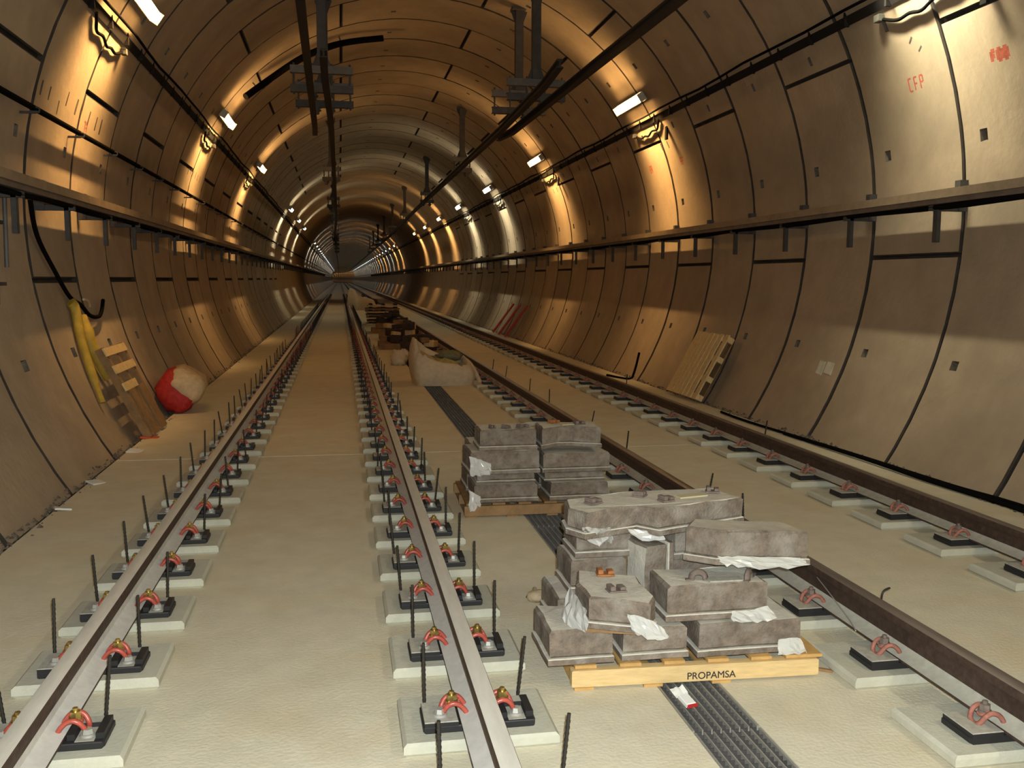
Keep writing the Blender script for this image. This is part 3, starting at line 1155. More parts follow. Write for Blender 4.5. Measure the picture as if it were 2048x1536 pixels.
pallet(1.435, 3.59, -.045, 1.06, .82, 'fresh pale pallet under the near stack, its front board lettered PROPAMSA', True, True)
NB = 'near stack'
block(rect(.81, 1.09, 3.635, 3.965), .098, .245, 'grey block, front left corner of the near stack\'s bottom layer', seed=1)
block(rect(1.122, 1.412, 3.635, 3.965), .098, .232, 'grey block, front middle of the near stack\'s bottom layer', seed=2)
block(rect(1.444, 1.915, 3.62, 3.95), .098, .240, 'wide grey block, front right corner of the near stack\'s bottom layer', seed=3)
block(rect(.93, 1.42, 4.02, 4.36), .098, .246, 'grey block hidden behind, back left of the near stack\'s bottom layer', seed=4)
block(rect(1.45, 1.88, 3.99, 4.36), .098, .246, 'grey block hidden behind, back right of the near stack\'s bottom layer', seed=5)
block([(.965, 3.60), (1.20, 3.49), (1.245, 3.56), (1.255, 3.86), (1.01, 3.985), (.955, 3.80)], .262, .392, 'skewed block in the near stack\'s second layer, two small spacers on its pale top', seed=6)
block(rect(1.315, 1.775, 3.655, 3.90), .246, .400, 'brown-fronted block in the near stack\'s second layer, with two arched clamps on top', seed=7)
block(rect(1.0, 1.275, 4.06, 4.34), .250, .405, 'block at the left back of the near stack\'s second layer, dark spacer on top', seed=8)
# block standing on its end
mx = Matrix.Translation((1.38, 4.0, .248)) @ Matrix.Rotation(R2D(-90), 4, 'Y') @ Matrix.Rotation(R2D(4), 4, 'X')
mx = Matrix.Translation((1.435, 4.05, .375)) @ Matrix.Rotation(R2D(12), 4, 'Z') @ Matrix.Rotation(R2D(-90), 4, 'Y')
block(rect(-.127, .127, -.10, .10), 0, .14, 'dark block standing on edge in the middle of the near stack', mx=mx, seed=9, lip=.03)
block(rect(1.46, 1.86, 4.0, 4.34), .250, .400, 'half-hidden block behind the arched clamps of the near stack', seed=10)
block(rect(1.46, 1.86, 4.02, 4.33, .08), .402, .540, 'half-hidden dark block under the right end of the near stack\'s top block', seed=11)
block(rect(1.03, 1.30, 4.08, 4.33), .408, .540, 'block under the left end of the near stack\'s top block, draped in film', seed=13)
mx = Matrix.Translation((1.69, 3.815, .452)) @ Matrix.Rotation(R2D(-5), 4, 'X') @ Matrix.Rotation(R2D(3.0), 4, 'Y')
block([(-.205, -.125), (.225, -.125), (.225, .125), (-.215, .16), (-.31, -.02)], 0, .150, 'tilted block with torn film under its right edge, above the arched clamps', mx=mx, seed=12)
block([(1.03, 3.91), (1.29, 4.0), (1.37, 3.91), (1.84, 4.08), (1.78, 4.30), (1.33, 4.30), (.985, 4.16), (.97, 4.02)], .542, .664, 'wide notched pale block topping the near stack', seed=14)

pallet(1.36, 6.47, -.02, 1.05, .8, 'dusty brown pallet under the far stack of blocks', False)
block(rect(.90, 1.37, 6.50, 6.84), .098, .225, 'dark block, front left of the far stack\'s bottom layer', seed=21)
block(rect(1.45, 1.89, 6.50, 6.84), .098, .222, 'dark block, front right of the far stack\'s bottom layer', seed=22)
block(rect(.90, 1.36, 6.90, 7.24), .098, .225, 'dark block, back left of the far stack\'s bottom layer', seed=23)
block(rect(1.45, 1.89, 6.90, 7.24), .098, .225, 'dark block, back right of the far stack\'s bottom layer', seed=24)
block(rect(.93, 1.36, 6.56, 6.86), .228, .295, 'thin dark slab on the left of the far stack, between bottom and middle layers', seed=25, lip=.015)
block(rect(1.42, 1.87, 6.56, 6.86), .226, .292, 'thin dark slab on the right of the far stack, between bottom and middle layers', seed=26, lip=.015)
block([(.875, 6.50), (1.385, 6.52), (1.385, 6.86), (.86, 6.86)], .298, .462, 'block with torn pale film, left of the far stack\'s middle layer', seed=27)
block(rect(1.40, 1.905, 6.52, 6.86), .296, .430, 'dark block, right of the far stack\'s middle layer', seed=28)
block(rect(.92, 1.86, 6.90, 7.22), .228, .45, 'broad block at the back of the far stack\'s middle layer', seed=29)
block(rect(.945, 1.365, 6.53, 6.84), .466, .612, 'grey block, left of the far stack\'s top layer, spacers on it', seed=30)
block([(1.385, 6.50), (1.52, 6.60), (1.62, 6.60), (1.83, 6.50), (1.85, 6.80), (1.40, 6.82)], .470, .618, 'notched dark block, right of the far stack\'s top layer, pale strip on it', seed=31)


# spacers, clamps and strips lying on the blocks
def spacer(x, y, z, rz, label, m='chip', arch=False, sx=1.0, tilt=0.0):
    mb = MB()
    if arch:
        pts = [(-.03, 0, .004), (-.026, 0, .024), (-.010, 0, .034), (.010, 0, .034), (.026, 0, .022), (.03, 0, .006)]
        mb.tube(smooth_path(pts, 3), .007, 6, flat=2.2)
        mb.box(.02, .075, -.012, .012, 0, .006)
        mb.box(-.055, -.02, -.012, .012, 0, .006)
    else:
        mb.box(-.032 * sx, .032 * sx, -.028, .028, 0, .008, bev=.002)
        mb.box(-.028 * sx, -.010 * sx, -.026, .026, .008, .028, bev=.003)
        mb.box(.008 * sx, .030 * sx, -.024, .024, .008, .022, bev=.003)
    o = obj('spacer', mb.mesh('spacer', m), None, (x, y, z), (tilt, 0, rz))
    return tag(o, label, 'spacer')


spacer(1.11, 4.07, .665, .5, 'brown spacer at the left end of the near stack\'s top block', sx=1.1)
spacer(1.36, 4.17, .665, .9, 'brown spacer at the back edge of the near stack\'s top block')
spacer(1.45, 4.06, .665, .3, 'brown spacer beside the pale strip on the near stack\'s top block')
spacer(1.73, 4.20, .665, -.3, 'brown spacer past the right end of the pale strip on the near stack')
spacer(1.20, 4.20, .406, 1.0, 'dark spacer on the left back block of the near stack', sx=1.3) if False else None
spacer(1.17, 4.065 + .05, .541, .1, 'dark spacer under the top block at the near stack\'s left side') if False else None
spacer(1.115, 3.88, .393, -.1, 'rusty orange spacer on the skewed block', 'chip_o', sx=1.2)
spacer(1.10, 3.66, .393, .1, 'flat grey-brown square spacer near the front of the skewed block', sx=1.2)
spacer(1.48, 3.72, .401, -.15, 'arched clamp on the left of the brown-fronted block', arch=True)
spacer(1.70, 3.70, .401, .9, 'arched clamp on the right of the brown-fronted block', arch=True)
spacer(1.05, 6.60, .613, .3, 'smallest spacer on the far stack\'s left top block', sx=.6)
spacer(1.15, 6.60, .613, .7, 'middle spacer on the far stack\'s left top block', sx=.8)
spacer(1.27, 6.60, .613, .5, 'largest spacer on the far stack\'s left top block', sx=1.4)
spacer(1.53, 6.74, .619, .6, 'rusty spacer at the back of the far stack\'s notched block', 'chip_o', sx=1.3)
spacer(1.70, 6.66, .619, .2, 'grey spacer right of the pale strip on the far stack', sx=1.3)
for (x, y, z, l, rz, lb, m) in ((1.595, 4.13, .665, .15, .22, 'pale flat strip lying on the near stack\'s top block', 'board'),
                                (1.59, 3.70, .401, .15, -.03, 'thin grey strip lying between the two arched clamps', 'dust'),
                                (1.61, 6.66, .619, .10, .2, 'pale flat strip lying on the far stack\'s notched block', 'board')):
    mb = MB()
    mb.box(-l / 2, l / 2, -.028, .028, 0, .007, bev=.002)
    tag(obj('strip', mb.mesh('strip', m), None, (x, y, z), (0, 0, rz)), lb, 'strip')

# brown slat caught under the skewed block
mb = MB()
mb.box(-.155, .155, -.012, .012, 0, .016, bev=.002)
tag(obj('slat', mb.mesh('slat', 'wood_dark'), None, (1.10, 3.575, .247), (0, 0, -.30)), 'brown slat end sticking out under the skewed block of the near stack', 'slat')


# torn plastic film
def film(pts_u, pts_v, nu, nv, amp, label, seed):
    """sheet between two polylines, crumpled"""
    r = random.Random(seed)
    A = smooth_path(pts_u, nu)
    B = smooth_path(pts_v, nu)
    v = []
    for i in range(len(A)):
        for j in range(nv + 1):
            t = j / nv
            p = A[i].lerp(B[i], t)
            k = amp * (0.3 + .7 * t)
            v.append((p.x + r.uniform(-k, k), p.y + r.uniform(-k, k) - .004, p.z + r.uniform(-k, k)))
    f = [(i * (nv + 1) + j, i * (nv + 1) + j + 1, (i + 1) * (nv + 1) + j + 1, (i + 1) * (nv + 1) + j) for i in range(len(A) - 1) for j in range(nv)]
    mb = MB().add(v, f, 0, False)
    o = obj('plastic_film', mb.mesh('plastic_film', 'film'))
    sm = o.modifiers.new('thick', 'SOLIDIFY')
    sm.thickness = .0015
    return tag(o, label, 'plastic film')


film([(1.55, 3.685, .512), (1.70, 3.68, .505), (1.92, 3.68, .49)], [(1.56, 3.655, .485), (1.72, 3.64, .47), (1.96, 3.66, .455)], 6, 5, .008, 'white torn film under the right edge of the tilted block', 1)
film([(1.11, 3.54, .34), (1.18, 3.50, .33), (1.23, 3.50, .30)], [(1.13, 3.52, .262), (1.20, 3.475, .252), (1.27, 3.47, .262)], 5, 5, .008, 'white shiny film at the front of the skewed block', 2)
film([(1.60, 3.645, .285), (1.68, 3.645, .285), (1.76, 3.645, .30)], [(1.59, 3.61, .25), (1.70, 3.60, .246), (1.80, 3.63, .25)], 5, 4, .006, 'film scrap at the lower right of the brown-fronted block', 3)
film([(1.02, 3.915, .60), (1.08, 3.91, .595), (1.15, 3.94, .585)], [(1.04, 3.96, .53), (1.12, 3.98, .50), (1.20, 4.03, .50)], 5, 5, .012, 'crumpled film hanging under the left end of the near stack\'s top block', 4)
film([(1.24, 3.985, .565), (1.31, 3.97, .56), (1.38, 3.93, .55)], [(1.26, 3.965, .545), (1.33, 3.945, .515), (1.40, 3.92, .53)], 4, 4, .006, 'film shred under the notch of the near stack\'s top block', 5)
film([(.945, 3.84, .36), (.948, 3.72, .36), (.955, 3.60, .34)], [(.90, 3.82, .252), (.90, 3.70, .252), (.96, 3.575, .252)], 5, 5, .010, 'dusty film at the left side of the skewed block', 6)
film([(1.80, 3.612, .16), (1.86, 3.610, .165), (1.90, 3.612, .16)], [(1.79, 3.590, .105), (1.86, 3.585, .10), (1.925, 3.595, .105)], 4, 4, .006, 'film scrap at the lower right corner of the near stack', 7)
film([(.87, 6.49, .44), (.93, 6.49, .42), (1.02, 6.49, .38)], [(.88, 6.47, .31), (.95, 6.47, .305), (1.03, 6.48, .315)], 5, 5, .012, 'crumpled pale film on the left middle block of the far stack', 8)
film([(.87, 6.49, .20), (.90, 6.48, .18), (.95, 6.48, .15)], [(.86, 6.46, .07), (.88, 6.45, .06), (.94, 6.46, .09)], 4, 4, .010, 'film scrap at the lower left of the far stack', 9)

# ------------------------------------------------------------------ small things on the floor
t = thing('cigarette_packet', 'crushed white and red packet lying on the grate before the near pallet', 'packet', (1.325, 3.42, .004), .25)
mb = MB()
mb.box(-.022, .022, -.03, .03, 0, .02, bev=.003)
obj('carton', mb.mesh('carton', 'paper'), t, (0, 0, 0), (.25, 0, 0))
mb = MB()
mb.box(-.0225, .024, -.034, -.0305, .002, .018)
obj('red_panel', mb.mesh('red_panel', 'redink'), t, (.004, 0, 0), (.25, 0, 0))
mb = MB()
v, f = [], []
for i in range(5):
    for j in range(4):
        v.append((-.03 + .016 * i + rnd.uniform(-.004, .004), .03 + .016 * j, .012 + .012 * j * rnd.uniform(.3, 1)))
f = [(i * 4 + j, i * 4 + j + 1, (i + 1) * 4 + j + 1, (i + 1) * 4 + j) for i in range(4) for j in range(3)]
mb.add(v, f)
obj('torn_flap', mb.mesh('torn_flap', 'paper'), t)


def blob(name, pts, rad, m, label, cat, seed, sub=2, noise=.25, sx=(1, 1, 1)):
    """soft lumpy body made of an icosphere-like grid, roughened"""
    r = random.Random(seed)
    mb = MB()
    for (cx, cy, cz), rr in zip(pts, rad):
        nu, nv = 12, 7
        v = []
        for j in range(nv + 1):
            th = PI * j / nv
            for i in range(nu):
                ph = 2 * PI * i / nu
                k = rr * (1 + r.uniform(-noise, noise) * (1 if 0 < j < nv else 0))
                v.append((cx + k * math.sin(th) * math.cos(ph) * sx[0], cy + k * math.sin(th) * math.sin(ph) * sx[1], cz + k * math.cos(th) * sx[2]))
        f = [(j * nu + i, (j + 1) * nu + i, (j + 1) * nu + (i + 1) % nu, j * nu + (i + 1) % nu) for j in range(nv) for i in range(nu)]
        mb.add(v, f, 0, True)
    o = obj(name, mb.mesh(name, m))
    if label:
        tag(o, label, cat)
    return o


g = thing('work_glove', 'crumpled tan work glove on the floor left of the near stack', 'glove', (0.99, 4.70, 0), .25)
h_ = blob('palm', [(0, 0, .03)], [.055], 'glove', None, None, 3, noise=.15, sx=(1.1, .8, .55))
h_.parent = g
for i, (dx, dy, l, a) in enumerate(((.05, .03, .075, .35), (.055, .012, .085, .18), (.055, -.008, .08, .02), (.05, -.028, .065, -.2), (.0, .04, .06, 1.1))):
    mb = MB()
    c, s = math.cos(a), math.sin(a)
    mb.tube([(dx, dy, .03), (dx + c * l * .5, dy + s * l * .5, .045), (dx + c * l, dy + s * l, .03 + .012 * (i % 2))], [.013, .012, .008], 7)
    obj('finger', mb.mesh('finger', 'glove'), g)

# bent wire stub on the right rail's far side, and a loose tie wire
mb = MB()
mb.tube(smooth_path([(2.42, 3.86, .10), (2.42, 3.855, .19), (2.425, 3.85, .252), (2.47, 3.87, .262)], 4), .005, 6)
tag(obj('bent_bar', mb.mesh('bent_bar', 'rod')), 'bent dark bar end rising behind the rail right of the pallets', 'bar')
mb = MB()
mb.tube(smooth_path([(2.22, 3.72, .13), (2.27, 3.86, .125), (2.30, 4.10, .17), (2.33, 4.28, .19)], 4), .0025, 5)
tag(obj('tie_wire', mb.mesh('tie_wire', 'zinc')), 'thin loose wire leaning on the web of the rail right of the pallets', 'wire')
# little wooden peg by the near pallet
mb = MB()
mb.box(-.035, .035, -.008, .008, 0, .012, bev=.002)
tag(obj('wood_splinter', mb.mesh('wood_splinter', 'wood_dark'), None, (2.02, 3.62, 0), (0, 0, -.6)), 'brown wood splinter right of the lettered pallet board', 'wood scrap')

# ------------------------------------------------------------------ white builder's bag
bg = thing('bulk_bag', 'open sagging off-white bulk bag of sacks standing between the tracks', 'bag', (1.60, 15.2, 0), .08)


def bag_mesh():
    mb = MB()
    nu, nv = 40, 9
    r = random.Random(5)
    v = []

    def plan(t):
        a = 2 * PI * t
        c, s = math.cos(a), math.sin(a)
        e = .45
        return (math.copysign(abs(c) ** e, c) * .46, math.copysign(abs(s) ** e, s) * .42)
    hh = []
    for i in range(nu):
        x, y = plan(i / nu)
        h = .32 + (.34 * max(0, min(1, (-x + .05) / .5))) * (0.6 if y < -.2 else 1) + .10 * (y + .42)
        if x > .2:
            h = .30 + .16 * (y + .42)
        hh.append(h + r.uniform(-.02, .02))
    for j in range(nv + 1):
        z = j / nv
        for i in range(nu):
            x, y = plan(i / nu)
            bulge = 1 + .12 * math.sin(PI * z) - .10 * z + r.uniform(-.012, .012)
            v.append((x * bulge + (-.05 * z if x < 0 else .0), y * bulge, hh[i] * z))
    # fold the rim over and go down inside
    k0 = nv * nu
    for q, (sc, dz) in enumerate(((.93, .0), (.86, -.06), (.80, -.16))):
        for i in range(nu):
            x, y, z = v[k0 + i]
            v.append((x * sc, y * sc, max(.1, z + dz)))
    rows = nv + 1 + 3
    f = [(j * nu + i, j * nu + (i + 1) % nu, (j + 1) * nu + (i + 1) % nu, (j + 1) * nu + i) for j in range(rows - 1) for i in range(nu)]
    f.append(tuple((rows - 1) * nu + i for i in range(nu)))
    mb.add(v, f, 0, True)
    return mb.mesh('bag_body', 'bag')


obj('bag_body', bag_mesh(), bg)
mb = MB()
mb.tube(smooth_path([(.10, .34, .38), (.30, .30, .43), (.44, .12, .34), (.50, -.10, .22), (.54, -.34, .05), (.56, -.44, .012)], 5), .035, 7, flat=.4)
obj('lifting_strap', mb.mesh('lifting_strap', 'bag'), bg)
for i, (x, y, z, rr, m, lb) in enumerate(((1.60, 15.1, .30, .19, 'sack_y', 'yellowish crumpled sack lying in the front of the bulk bag'), (1.76, 15.42, .42, .17, 'sack_g', 'green-grey crumpled sack at the back of the bulk bag'), (1.42, 15.3, .36, .13, 'sack_g', 'dark crumpled sack in the left of the bulk bag'))):
    blob('crumpled_sack', [(x, y, z)], [rr], m, lb, 'sack', 20 + i, noise=.28, sx=(1.25, 1, .55))

# small pale rag and dark rubbish behind the bag
blob('pale_rag', [(1.10, 18.5, .13), (1.2, 18.6, .2)], [.16, .11], 'bag', 'pale crumpled rag left of and behind the white bulk bag', 'rag', 31, noise=.3, sx=(1, .8, 1))


def scrap_pile(x, y, wdt, dep, h, label, n, seed, m='scrap'):
    r = random.Random(seed)
    t = thing('scrap_pile', label, 'rubbish', (x, y, 0))
    mb = MB()
    mb.box(-wdt / 2, wdt / 2, -dep / 2, dep / 2, .10, .14)
    for q in (-1, 0, 1):
        mb.box(-wdt / 2, wdt / 2, q * (dep / 2 - .05) - .04, q * (dep / 2 - .05) + .04, 0, .10)
    obj('pallet_base', mb.mesh('pallet_base', 'wood_dark'), t)
    for i in range(n):
        bw, bd, bh = r.uniform(.18, .38), r.uniform(.2, .35), r.uniform(.08, .2)
        mb = MB()
        lvl = (i * 3 // n)
        zz = .141 + lvl * h / 3.2
        cx, cy = r.uniform(-wdt / 2 + bw / 2, wdt / 2 - bw / 2) * (1 - .2 * lvl), r.uniform(-dep / 2 + bd / 2, dep / 2 - bd / 2)
        mx = Matrix.Translation((cx, cy, zz)) @ Matrix.Rotation(r.uniform(-.5, .5), 4, 'Z') @ Matrix.Rotation(r.uniform(-.15, .15), 4, 'Y')
        mb.prism([(-bw / 2, -bd / 2), (bw / 2 * r.uniform(.7, 1), -bd / 2), (bw / 2, bd / 2 * r.uniform(.6, 1)), (-bw / 2 * r.uniform(.7, 1), bd / 2)], 0, bh, 0, bev=.015, mx=mx)
        mm = m if r.random() < .8 else ('wood_old' if r.random() < .6 else 'wood_dark')
        obj('scrap_piece', mb.mesh('scrap_piece', mm), t)
    return t


scrap_pile(1.62, 20.4, .95, 1.0, .30, 'dark rubbish pile immediately behind the white bulk bag', 12, 41)
scrap_pile(1.45, 23.2, 1.1, 1.2, .50, 'second dark rubbish pile behind the white bulk bag', 14, 42)
scrap_pile(1.60, 26.4, 1.1, 1.2, .50, 'third dark rubbish pile behind the white bulk bag', 14, 43)
scrap_pile(1.55, 30.0, 1.2, 1.4, .55, 'fourth dark rubbish pile, in front of the stack of boards', 14, 44)
bs = thing('board_stack', 'layered stack of brown boards beyond the dark rubbish piles', 'boards', (1.55, 35.5, 0))
for i in range(7):
    mb = MB()
    mb.box(-.6 + rnd.uniform(-.05, .05), .6 + rnd.uniform(-.05, .05), -.6, .6, i * .11, i * .11 + .05, bev=.005)
    obj('board', mb.mesh('board', 'wood_dark' if i % 2 else 'wood_old'), bs)
    mb = MB()
    for q in (-.45, 0, .45):
        mb.box(q - .05, q + .05, -.55, .55, i * .11 + .05, i * .11 + .11)
    obj('batten', mb.mesh('batten', 'scrap'), bs)
blob('red_bundle', [(1.75, 41, .25)], [.33], 'redsack', 'dull red bundle behind the stack of boards', 'bundle', 51, noise=.2, sx=(1.2, 1, .75))
t = thing('bulk_bag', 'pale distant bulk bag between the tracks, beyond the boards', 'bag', (1.15, 52, 0), .6)
o = obj('bag_body', bpy.data.objects['bag_body'].data, t)
o.scale = (1.3, 1.3, 1.6)
blob('distant_heap', [(1.75, 60, .2), (1.2, 62, .3)], [.5, .6], 'scrap', 'dark low heap beside the distant pale bag', 'rubbish', 53, noise=.2, sx=(1.2, 1, .5))
# red and white boards leaning on the right wall, far off
for i in range(3):
    mb = MB()
    yy = 27.0 + i * 1.1
    x0, x1 = XC + wall_x(.0) - .32, XC + wall_x(.95) - .06
    mx = Matrix.Translation((x0, yy, 0.02)) @ Matrix.Rotation(math.atan2(x1 - x0, .95), 4, 'Y')
    mb.box(-.03, .0, -.12, .12, 0, 1.1, bev=.004, mx=mx)
    tag(obj('barrier_board', mb.mesh('barrier_board', 'redsack')), 'dark red board leaning on the right wall, far beyond the leaning pallet', 'board', 'red boards leaning far down the right wall')


# ------------------------------------------------------------------ pallets leaning on the walls
def leaning(side, y, base, top, wdt, h, label, slats):
    """pallet standing on one edge, leaning against the wall; local y along the tunnel, z up the slope, x out of the wall"""
    t = thing('leaning_pallet', label, 'pallet', (base, y, 0), 0)
    ang = math.atan2(top - base, h)
    t.rotation_euler = (0, ang, 0)
    return t


base, top = 4.80, 5.30
t = leaning(1, 12.75, base, top, 1.0, .92, 'bright pallet of upright slats leaning on the right wall', None)
ys_ = [.48, .36, .23, .10, -.04, -.19, -.36, -.56]
for i, yy in enumerate(ys_):
    mb = MB()
    wd = .058
    mb.box(-.11, -.092, yy - wd, yy + wd, .015, 1.0 - rnd.uniform(0, .01), bev=.003)
    obj('slat', mb.mesh('slat', 'wood_old'), t)
for zz in (.06, .34, .64, .94):
    mb = MB()
    mb.box(-.092, -.012, -.62, .53, zz - .04, zz + .04, bev=.003)
    obj('bearer', mb.mesh('bearer', 'wood_old'), t)
for yy in (-.55, 0, .42):
    mb = MB()
    mb.box(-.012, .004, yy - .05, yy + .05, .02, .98)
    obj('back_slat', mb.mesh('back_slat', 'wood_dark'), t)

base, top = -2.0, -2.44
t = leaning(-1, 10.75, base, top, 1.0, .90, 'worn ladder-like pallet leaning on the left wall beside the red sack', None)
for zz in (.98, .78, .58):
    mb = MB()
    mb.box(.05, .068, -.48, .46 if zz > .6 else .1, zz - .045, zz + .045, bev=.003)
    obj('slat', mb.mesh('slat', 'wood_old'), t)
for yy in (-.40, .02, .42):
    mb = MB()
    mb.box(-.03, .05, yy - .04, yy + .04, .0, 1.04, bev=.003)
    obj('bearer', mb.mesh('bearer', 'wood_dark'), t)
for yy in (-.22, .22):
    mb = MB()
    mb.box(.05, .066, yy - .12, yy + .10, .0, .54, bev=.003)
    obj('slat', mb.mesh('slat', 'wood_dark'), t)

# red and cream sack against the left wall
t = thing('cement_sack', 'full red and cream paper sack slumped against the left wall', 'sack', (-2.02, 12.55, 0), .1)
for nm, m, (cx, sx_, sy_, cz, sz_) in (('red_bottom', 'redsack', (-.03, .25, .44, .23, .27)), ('cream_top', 'palesack', (.03, .235, .44, .37, .19))):
    mb = MB()
    nu, nv = 20, 9
    r = random.Random(61)
    v = []
    for j in range(nv + 1):
        th = PI * j / nv
        for i in range(nu):
            ph = 2 * PI * i / nu
            e = .38
            c, s = math.cos(ph), math.sin(ph)
            st = abs(math.sin(th)) ** .42
            ct = math.copysign(abs(math.cos(th)) ** .8, math.cos(th))
            k = 1 + r.uniform(-.055, .055)
            v.append((cx + math.copysign(abs(c) ** e, c) * sx_ * st * k, math.copysign(abs(s) ** e, s) * sy_ * st * k, cz + ct * sz_ * k))
    f = [(j * nu + i, (j + 1) * nu + i, (j + 1) * nu + (i + 1) % nu, j * nu + (i + 1) % nu) for j in range(nv) for i in range(nu)]
    mb.add(v, f, 0, True)
    q = obj(nm, mb.mesh(nm, m), t)
    rot = Matrix.Rotation(.55, 3, 'Y')
    for vv in q.data.vertices:
        c_ = rot @ (vv.co - Vector((0, 0, .22))) + Vector((-.02, 0, .22))
        if c_.z < .012:
            c_.z = .012 + (c_.z - .012) * .03
        c_.x = max(c_.x, XC - wall_x(max(c_.z, 0)) + 2.02 + .04)
        vv.co = c_

# yellow hoses, black cable and loop on the left wall
mb = MB()
wl = lambda z, off: XC - wall_x(z) + off
mb.tube(smooth_path([(wl(1.42, .05), 10.33, 1.42), (wl(1.34, .07), 10.36, 1.34), (wl(1.04, .06), 10.25, 1.04), (wl(.65, .06), 10.12, .65), (wl(.45, .06), 10.05, .42)], 5), [.055] * 5 + [.05] * 5 + [.045] * 6 + [.03] * 5, 8, flat=.7)
tag(obj('yellow_hose', mb.mesh('yellow_hose', 'yellow')), 'yellow hose hanging on the left wall, nearer of the two', 'hose')
mb = MB()
mb.tube(smooth_path([(wl(1.27, .05), 10.62, 1.27), (wl(1.1, .07), 10.56, 1.12), (wl(.98, .07), 10.52, .98), (wl(.76, .08), 10.55, .76), (wl(.62, .08), 10.60, .62)], 5), [.05] * 5 + [.065] * 8 + [.07] * 8, 8, flat=.7)
tag(obj('yellow_hose', mb.mesh('yellow_hose', 'yellow')), 'wider yellow hose on the left wall, ending behind the leaning pallet', 'hose')
mb = MB()
mb.tube(smooth_path([(wl(2.4, .12), 9.23, 2.38), (wl(2.06, .06), 9.58, 2.06), (wl(1.72, .05), 10.04, 1.72), (wl(1.47, .05), 10.36, 1.47), (wl(1.38, .06), 10.65, 1.38), (wl(1.27, .07), 10.83, 1.27), (wl(1.24, .08), 11.1, 1.24), (wl(1.28, .07), 11.36, 1.28), (wl(1.41, .06), 11.63, 1.41)], 5), .022, 7)
tag(obj('hanging_cable', mb.mesh('hanging_cable', 'cable')), 'black cable hanging from the left tray and looping by the yellow hoses', 'cable')
mb = MB()
mb.tube(smooth_path([(wl(1.42, .08), 10.72, 1.44), (wl(1.42, .09), 10.85, 1.42), (wl(1.42, .08), 10.95, 1.36)], 4), .016, 6)
tag(obj('hose_end', mb.mesh('hose_end', 'palesack')), 'short pale hose end above the yellow hoses on the left wall', 'hose')

# scraps along the left gutter
mb = MB()
mb.prism([(-.10, -.05), (.08, -.07), (.12, .03), (-.06, .06)], 0, .02, 0, bev=.004)
tag(obj('orange_scrap', mb.mesh('orange_scrap', 'orangeplastic'), None, (-2.0, 10.35, .0), (.1, .15, .4)), 'orange-red flat scrap on the floor at the foot of the left pallet', 'scrap')
for i, (x, y) in enumerate(((-1.98, 9.55), (-1.99, 8.1), (-2.0, 7.2))):
    mb = MB()
    v = [(rnd.uniform(-.08, .08) * (1 + (q % 2)), rnd.uniform(-.08, .08), .004 + .025 * rnd.random()) for q in range(4)]
    mb.prism([(-.07, -.05), (.06, -.06), (.08, .05), (-.05, .06)], 0, .015, 0, bev=.004)
    tag(obj('paper_scrap', mb.mesh('paper_scrap', 'paper'), None, (x, y, .0), (.15, .1, i)), 'pale paper scrap in the left gutter, %s' % ('farthest of three', 'middle of three', 'nearest of three')[i], 'scrap')


def debris(side, label):
    mb = MB()
    r = random.Random(70 + side)
    for k in range(2200):
        y = 4.5 + 40 * r.random() ** 1.6
        x = XC + side * (wall_x(0) - r.uniform(-.02, .20))
        s = r.uniform(.006, .010 + .014 * r.random())
        z = -.06 + r.uniform(0, .06)
        v = [(x + r.uniform(-s, s), y + r.uniform(-s, s) * 1.5, z + (s if q > 3 else 0) * r.uniform(.6, 1)) for q in range(4)]
        v = [(x - s, y - s, z), (x + s, y - s * r.uniform(.5, 1), z), (x + s * .8, y + s, z), (x - s, y + s, z), (x + r.uniform(-s, s) * .5, y + r.uniform(-s, s) * .5, z + s * r.uniform(.8, 1.6))]
        mb.add(v, [(0, 1, 4), (1, 2, 4), (2, 3, 4), (3, 0, 4)], 0)
    o = obj('gutter_debris', mb.mesh('gutter_debris', 'gravel'))
    tag(o, label, 'debris', kind='stuff')


debris(-1, 'dark rubble and dust in the gutter along the left wall')
debris(1, 'dark rubble and dust in the gutter along the right wall')
for i, (pts, rr, lb) in enumerate((([(4.70, 11.2, .02), (4.69, 10.3, .02), (4.81, 8.3, .02), (4.86, 6.83, .02), (4.93, 6.2, .02), (4.95, 5.0, .02)], .016, 'black cable along the foot of the right wall, nearer the wall'),
                                   ([(4.72, 9.5, .02), (4.76, 8.0, .03), (4.78, 7.0, .025), (4.84, 6.06, .02), (4.80, 5.0, .02)], .02, 'second black cable along the foot of the right wall, nearer the rail'))):
    mb = MB()
    mb.tube(smooth_path(pts, 5), rr, 6)
    tag(obj('floor_cable', mb.mesh('floor_cable', 'cable')), lb, 'cable')
mb = MB()
mb.tube(smooth_path([(4.95, 15.35, .45), (4.85, 15.3, .12), (4.74, 15.25, .02), (4.55, 15.9, .02)], 5), .02, 6)
tag(obj('stray_cable', mb.mesh('stray_cable', 'cable')), 'black cable bent from the right wall to the floor beyond the leaning pallet', 'cable')


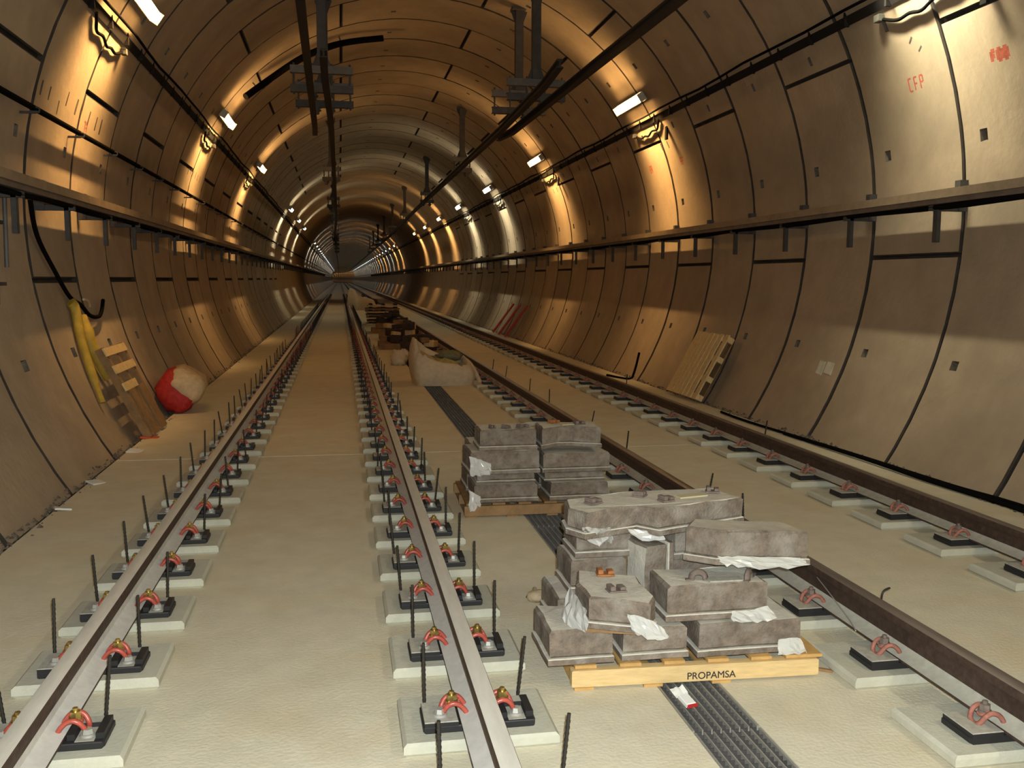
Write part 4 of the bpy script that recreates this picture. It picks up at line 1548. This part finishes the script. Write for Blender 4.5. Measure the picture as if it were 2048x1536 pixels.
# ------------------------------------------------------------------ paint marks and a mortar patch on the lining
def mark(ang, y, strokes, m, w_=.012):
    """flat paint strokes (u along the tunnel, v up the wall) laid on the lining"""
    s, yl = seg_for(ang, y)
    mb = MB()
    rr = R - .003
    for (u0, v0, u1, v1) in strokes:
        d = math.hypot(u1 - u0, v1 - v0) or 1
        nx, ny = -(v1 - v0) / d * w_, (u1 - u0) / d * w_
        q = []
        for (uu, vv) in ((u0 - nx, v0 - ny), (u1 - nx, v1 - ny), (u1 + nx, v1 + ny), (u0 + nx, v0 + ny)):
            a = R2D(ang) + vv / R * (1 if ang < 90 else -1)
            q.append((rr * math.cos(a), yl + uu, rr * math.sin(a)))
        k = [(x * (rr + .0025) / rr, yv, z * (rr + .0025) / rr) for x, yv, z in q]
        mb.add(q + k, [(0, 1, 2, 3), (7, 6, 5, 4), (0, 4, 5, 1), (1, 5, 6, 2), (2, 6, 7, 3), (3, 7, 4, 0)])
    obj('paint_mark', mb.mesh('paint_mark', m), s)


def stencil(n, seed, h=.07, gap=.075):
    r = random.Random(seed)
    out = []
    for i in range(n):
        u = -i * gap
        out.append((u, -h / 2, u, h / 2))
        out.append((u, h / 2, u - .045, h / 2))
        if r.random() < .7:
            out.append((u, 0, u - .04, 0))
        if r.random() < .6:
            out.append((u - .045, h / 2, u - .045, -h / 2 * r.choice((0, 1))))
        if r.random() < .5:
            out.append((u, -h / 2, u - .045, -h / 2))
    return out


mark(17.7, 7.42, stencil(3, 1, .085, .075), 'redpaint', .019)
mark(17.6, 8.62, stencil(3, 2, .12, .09), 'redpaint', .009)
mark(17.9, 14.9, stencil(2, 3, .12), 'redpaint', .009)
mark(18.3, 16.4, stencil(2, 4, .12), 'redpaint', .009)
mark(166.0, 11.3, stencil(2, 5, .12), 'redpaint', .009)
mark(22.6, 8.45, [(0, 0, -.06, .05), (-.1, -.1, -.16, -.06)], 'blackpaint', .01)
for i in range(9):
    y = 9.6 + i * .28 + rnd.uniform(-.05, .05)
    a = 165.6 + rnd.uniform(-1.2, 1.2)
    mark(a, y, [(0, 0, rnd.uniform(-.02, .02), .10 + .08 * rnd.random())], 'blackpaint', rnd.uniform(.012, .022))
for i in range(6):
    y = 18.0 + i * .28
    mark(163 + rnd.uniform(-.6, .6), y, [(0, 0, .01, .12)], 'blackpaint', .016)
for y0 in (15.2, 15.5, 23.3, 23.7):
    mark(21.5, y0, [(0, 0, .02, .12)], 'blackpaint', .02)
s, yl = seg_for(-21.7, 9.83)
mb = MB()
for (u, vv, a, b) in ((-.09, 0, .085, .075), (.09, -.01, .07, .085)):
    q = []
    for (du, dv) in ((-a, -b), (a, -b * .8), (a * .9, b), (-a * .85, b * .9)):
        an = R2D(-21.7) + (vv + dv) / R
        q.append(((R - .006) * math.cos(an), yl + u + du, (R - .006) * math.sin(an)))
    k = [(x * 1.002, yv, z * 1.002) for x, yv, z in q]
    mb.add(q + k, [(0, 1, 2, 3), (7, 6, 5, 4), (0, 4, 5, 1), (1, 5, 6, 2), (2, 6, 7, 3), (3, 7, 4, 0)])
tag(obj('mortar_patch', mb.mesh('mortar_patch', 'patch'), s), 'pale repair patch')
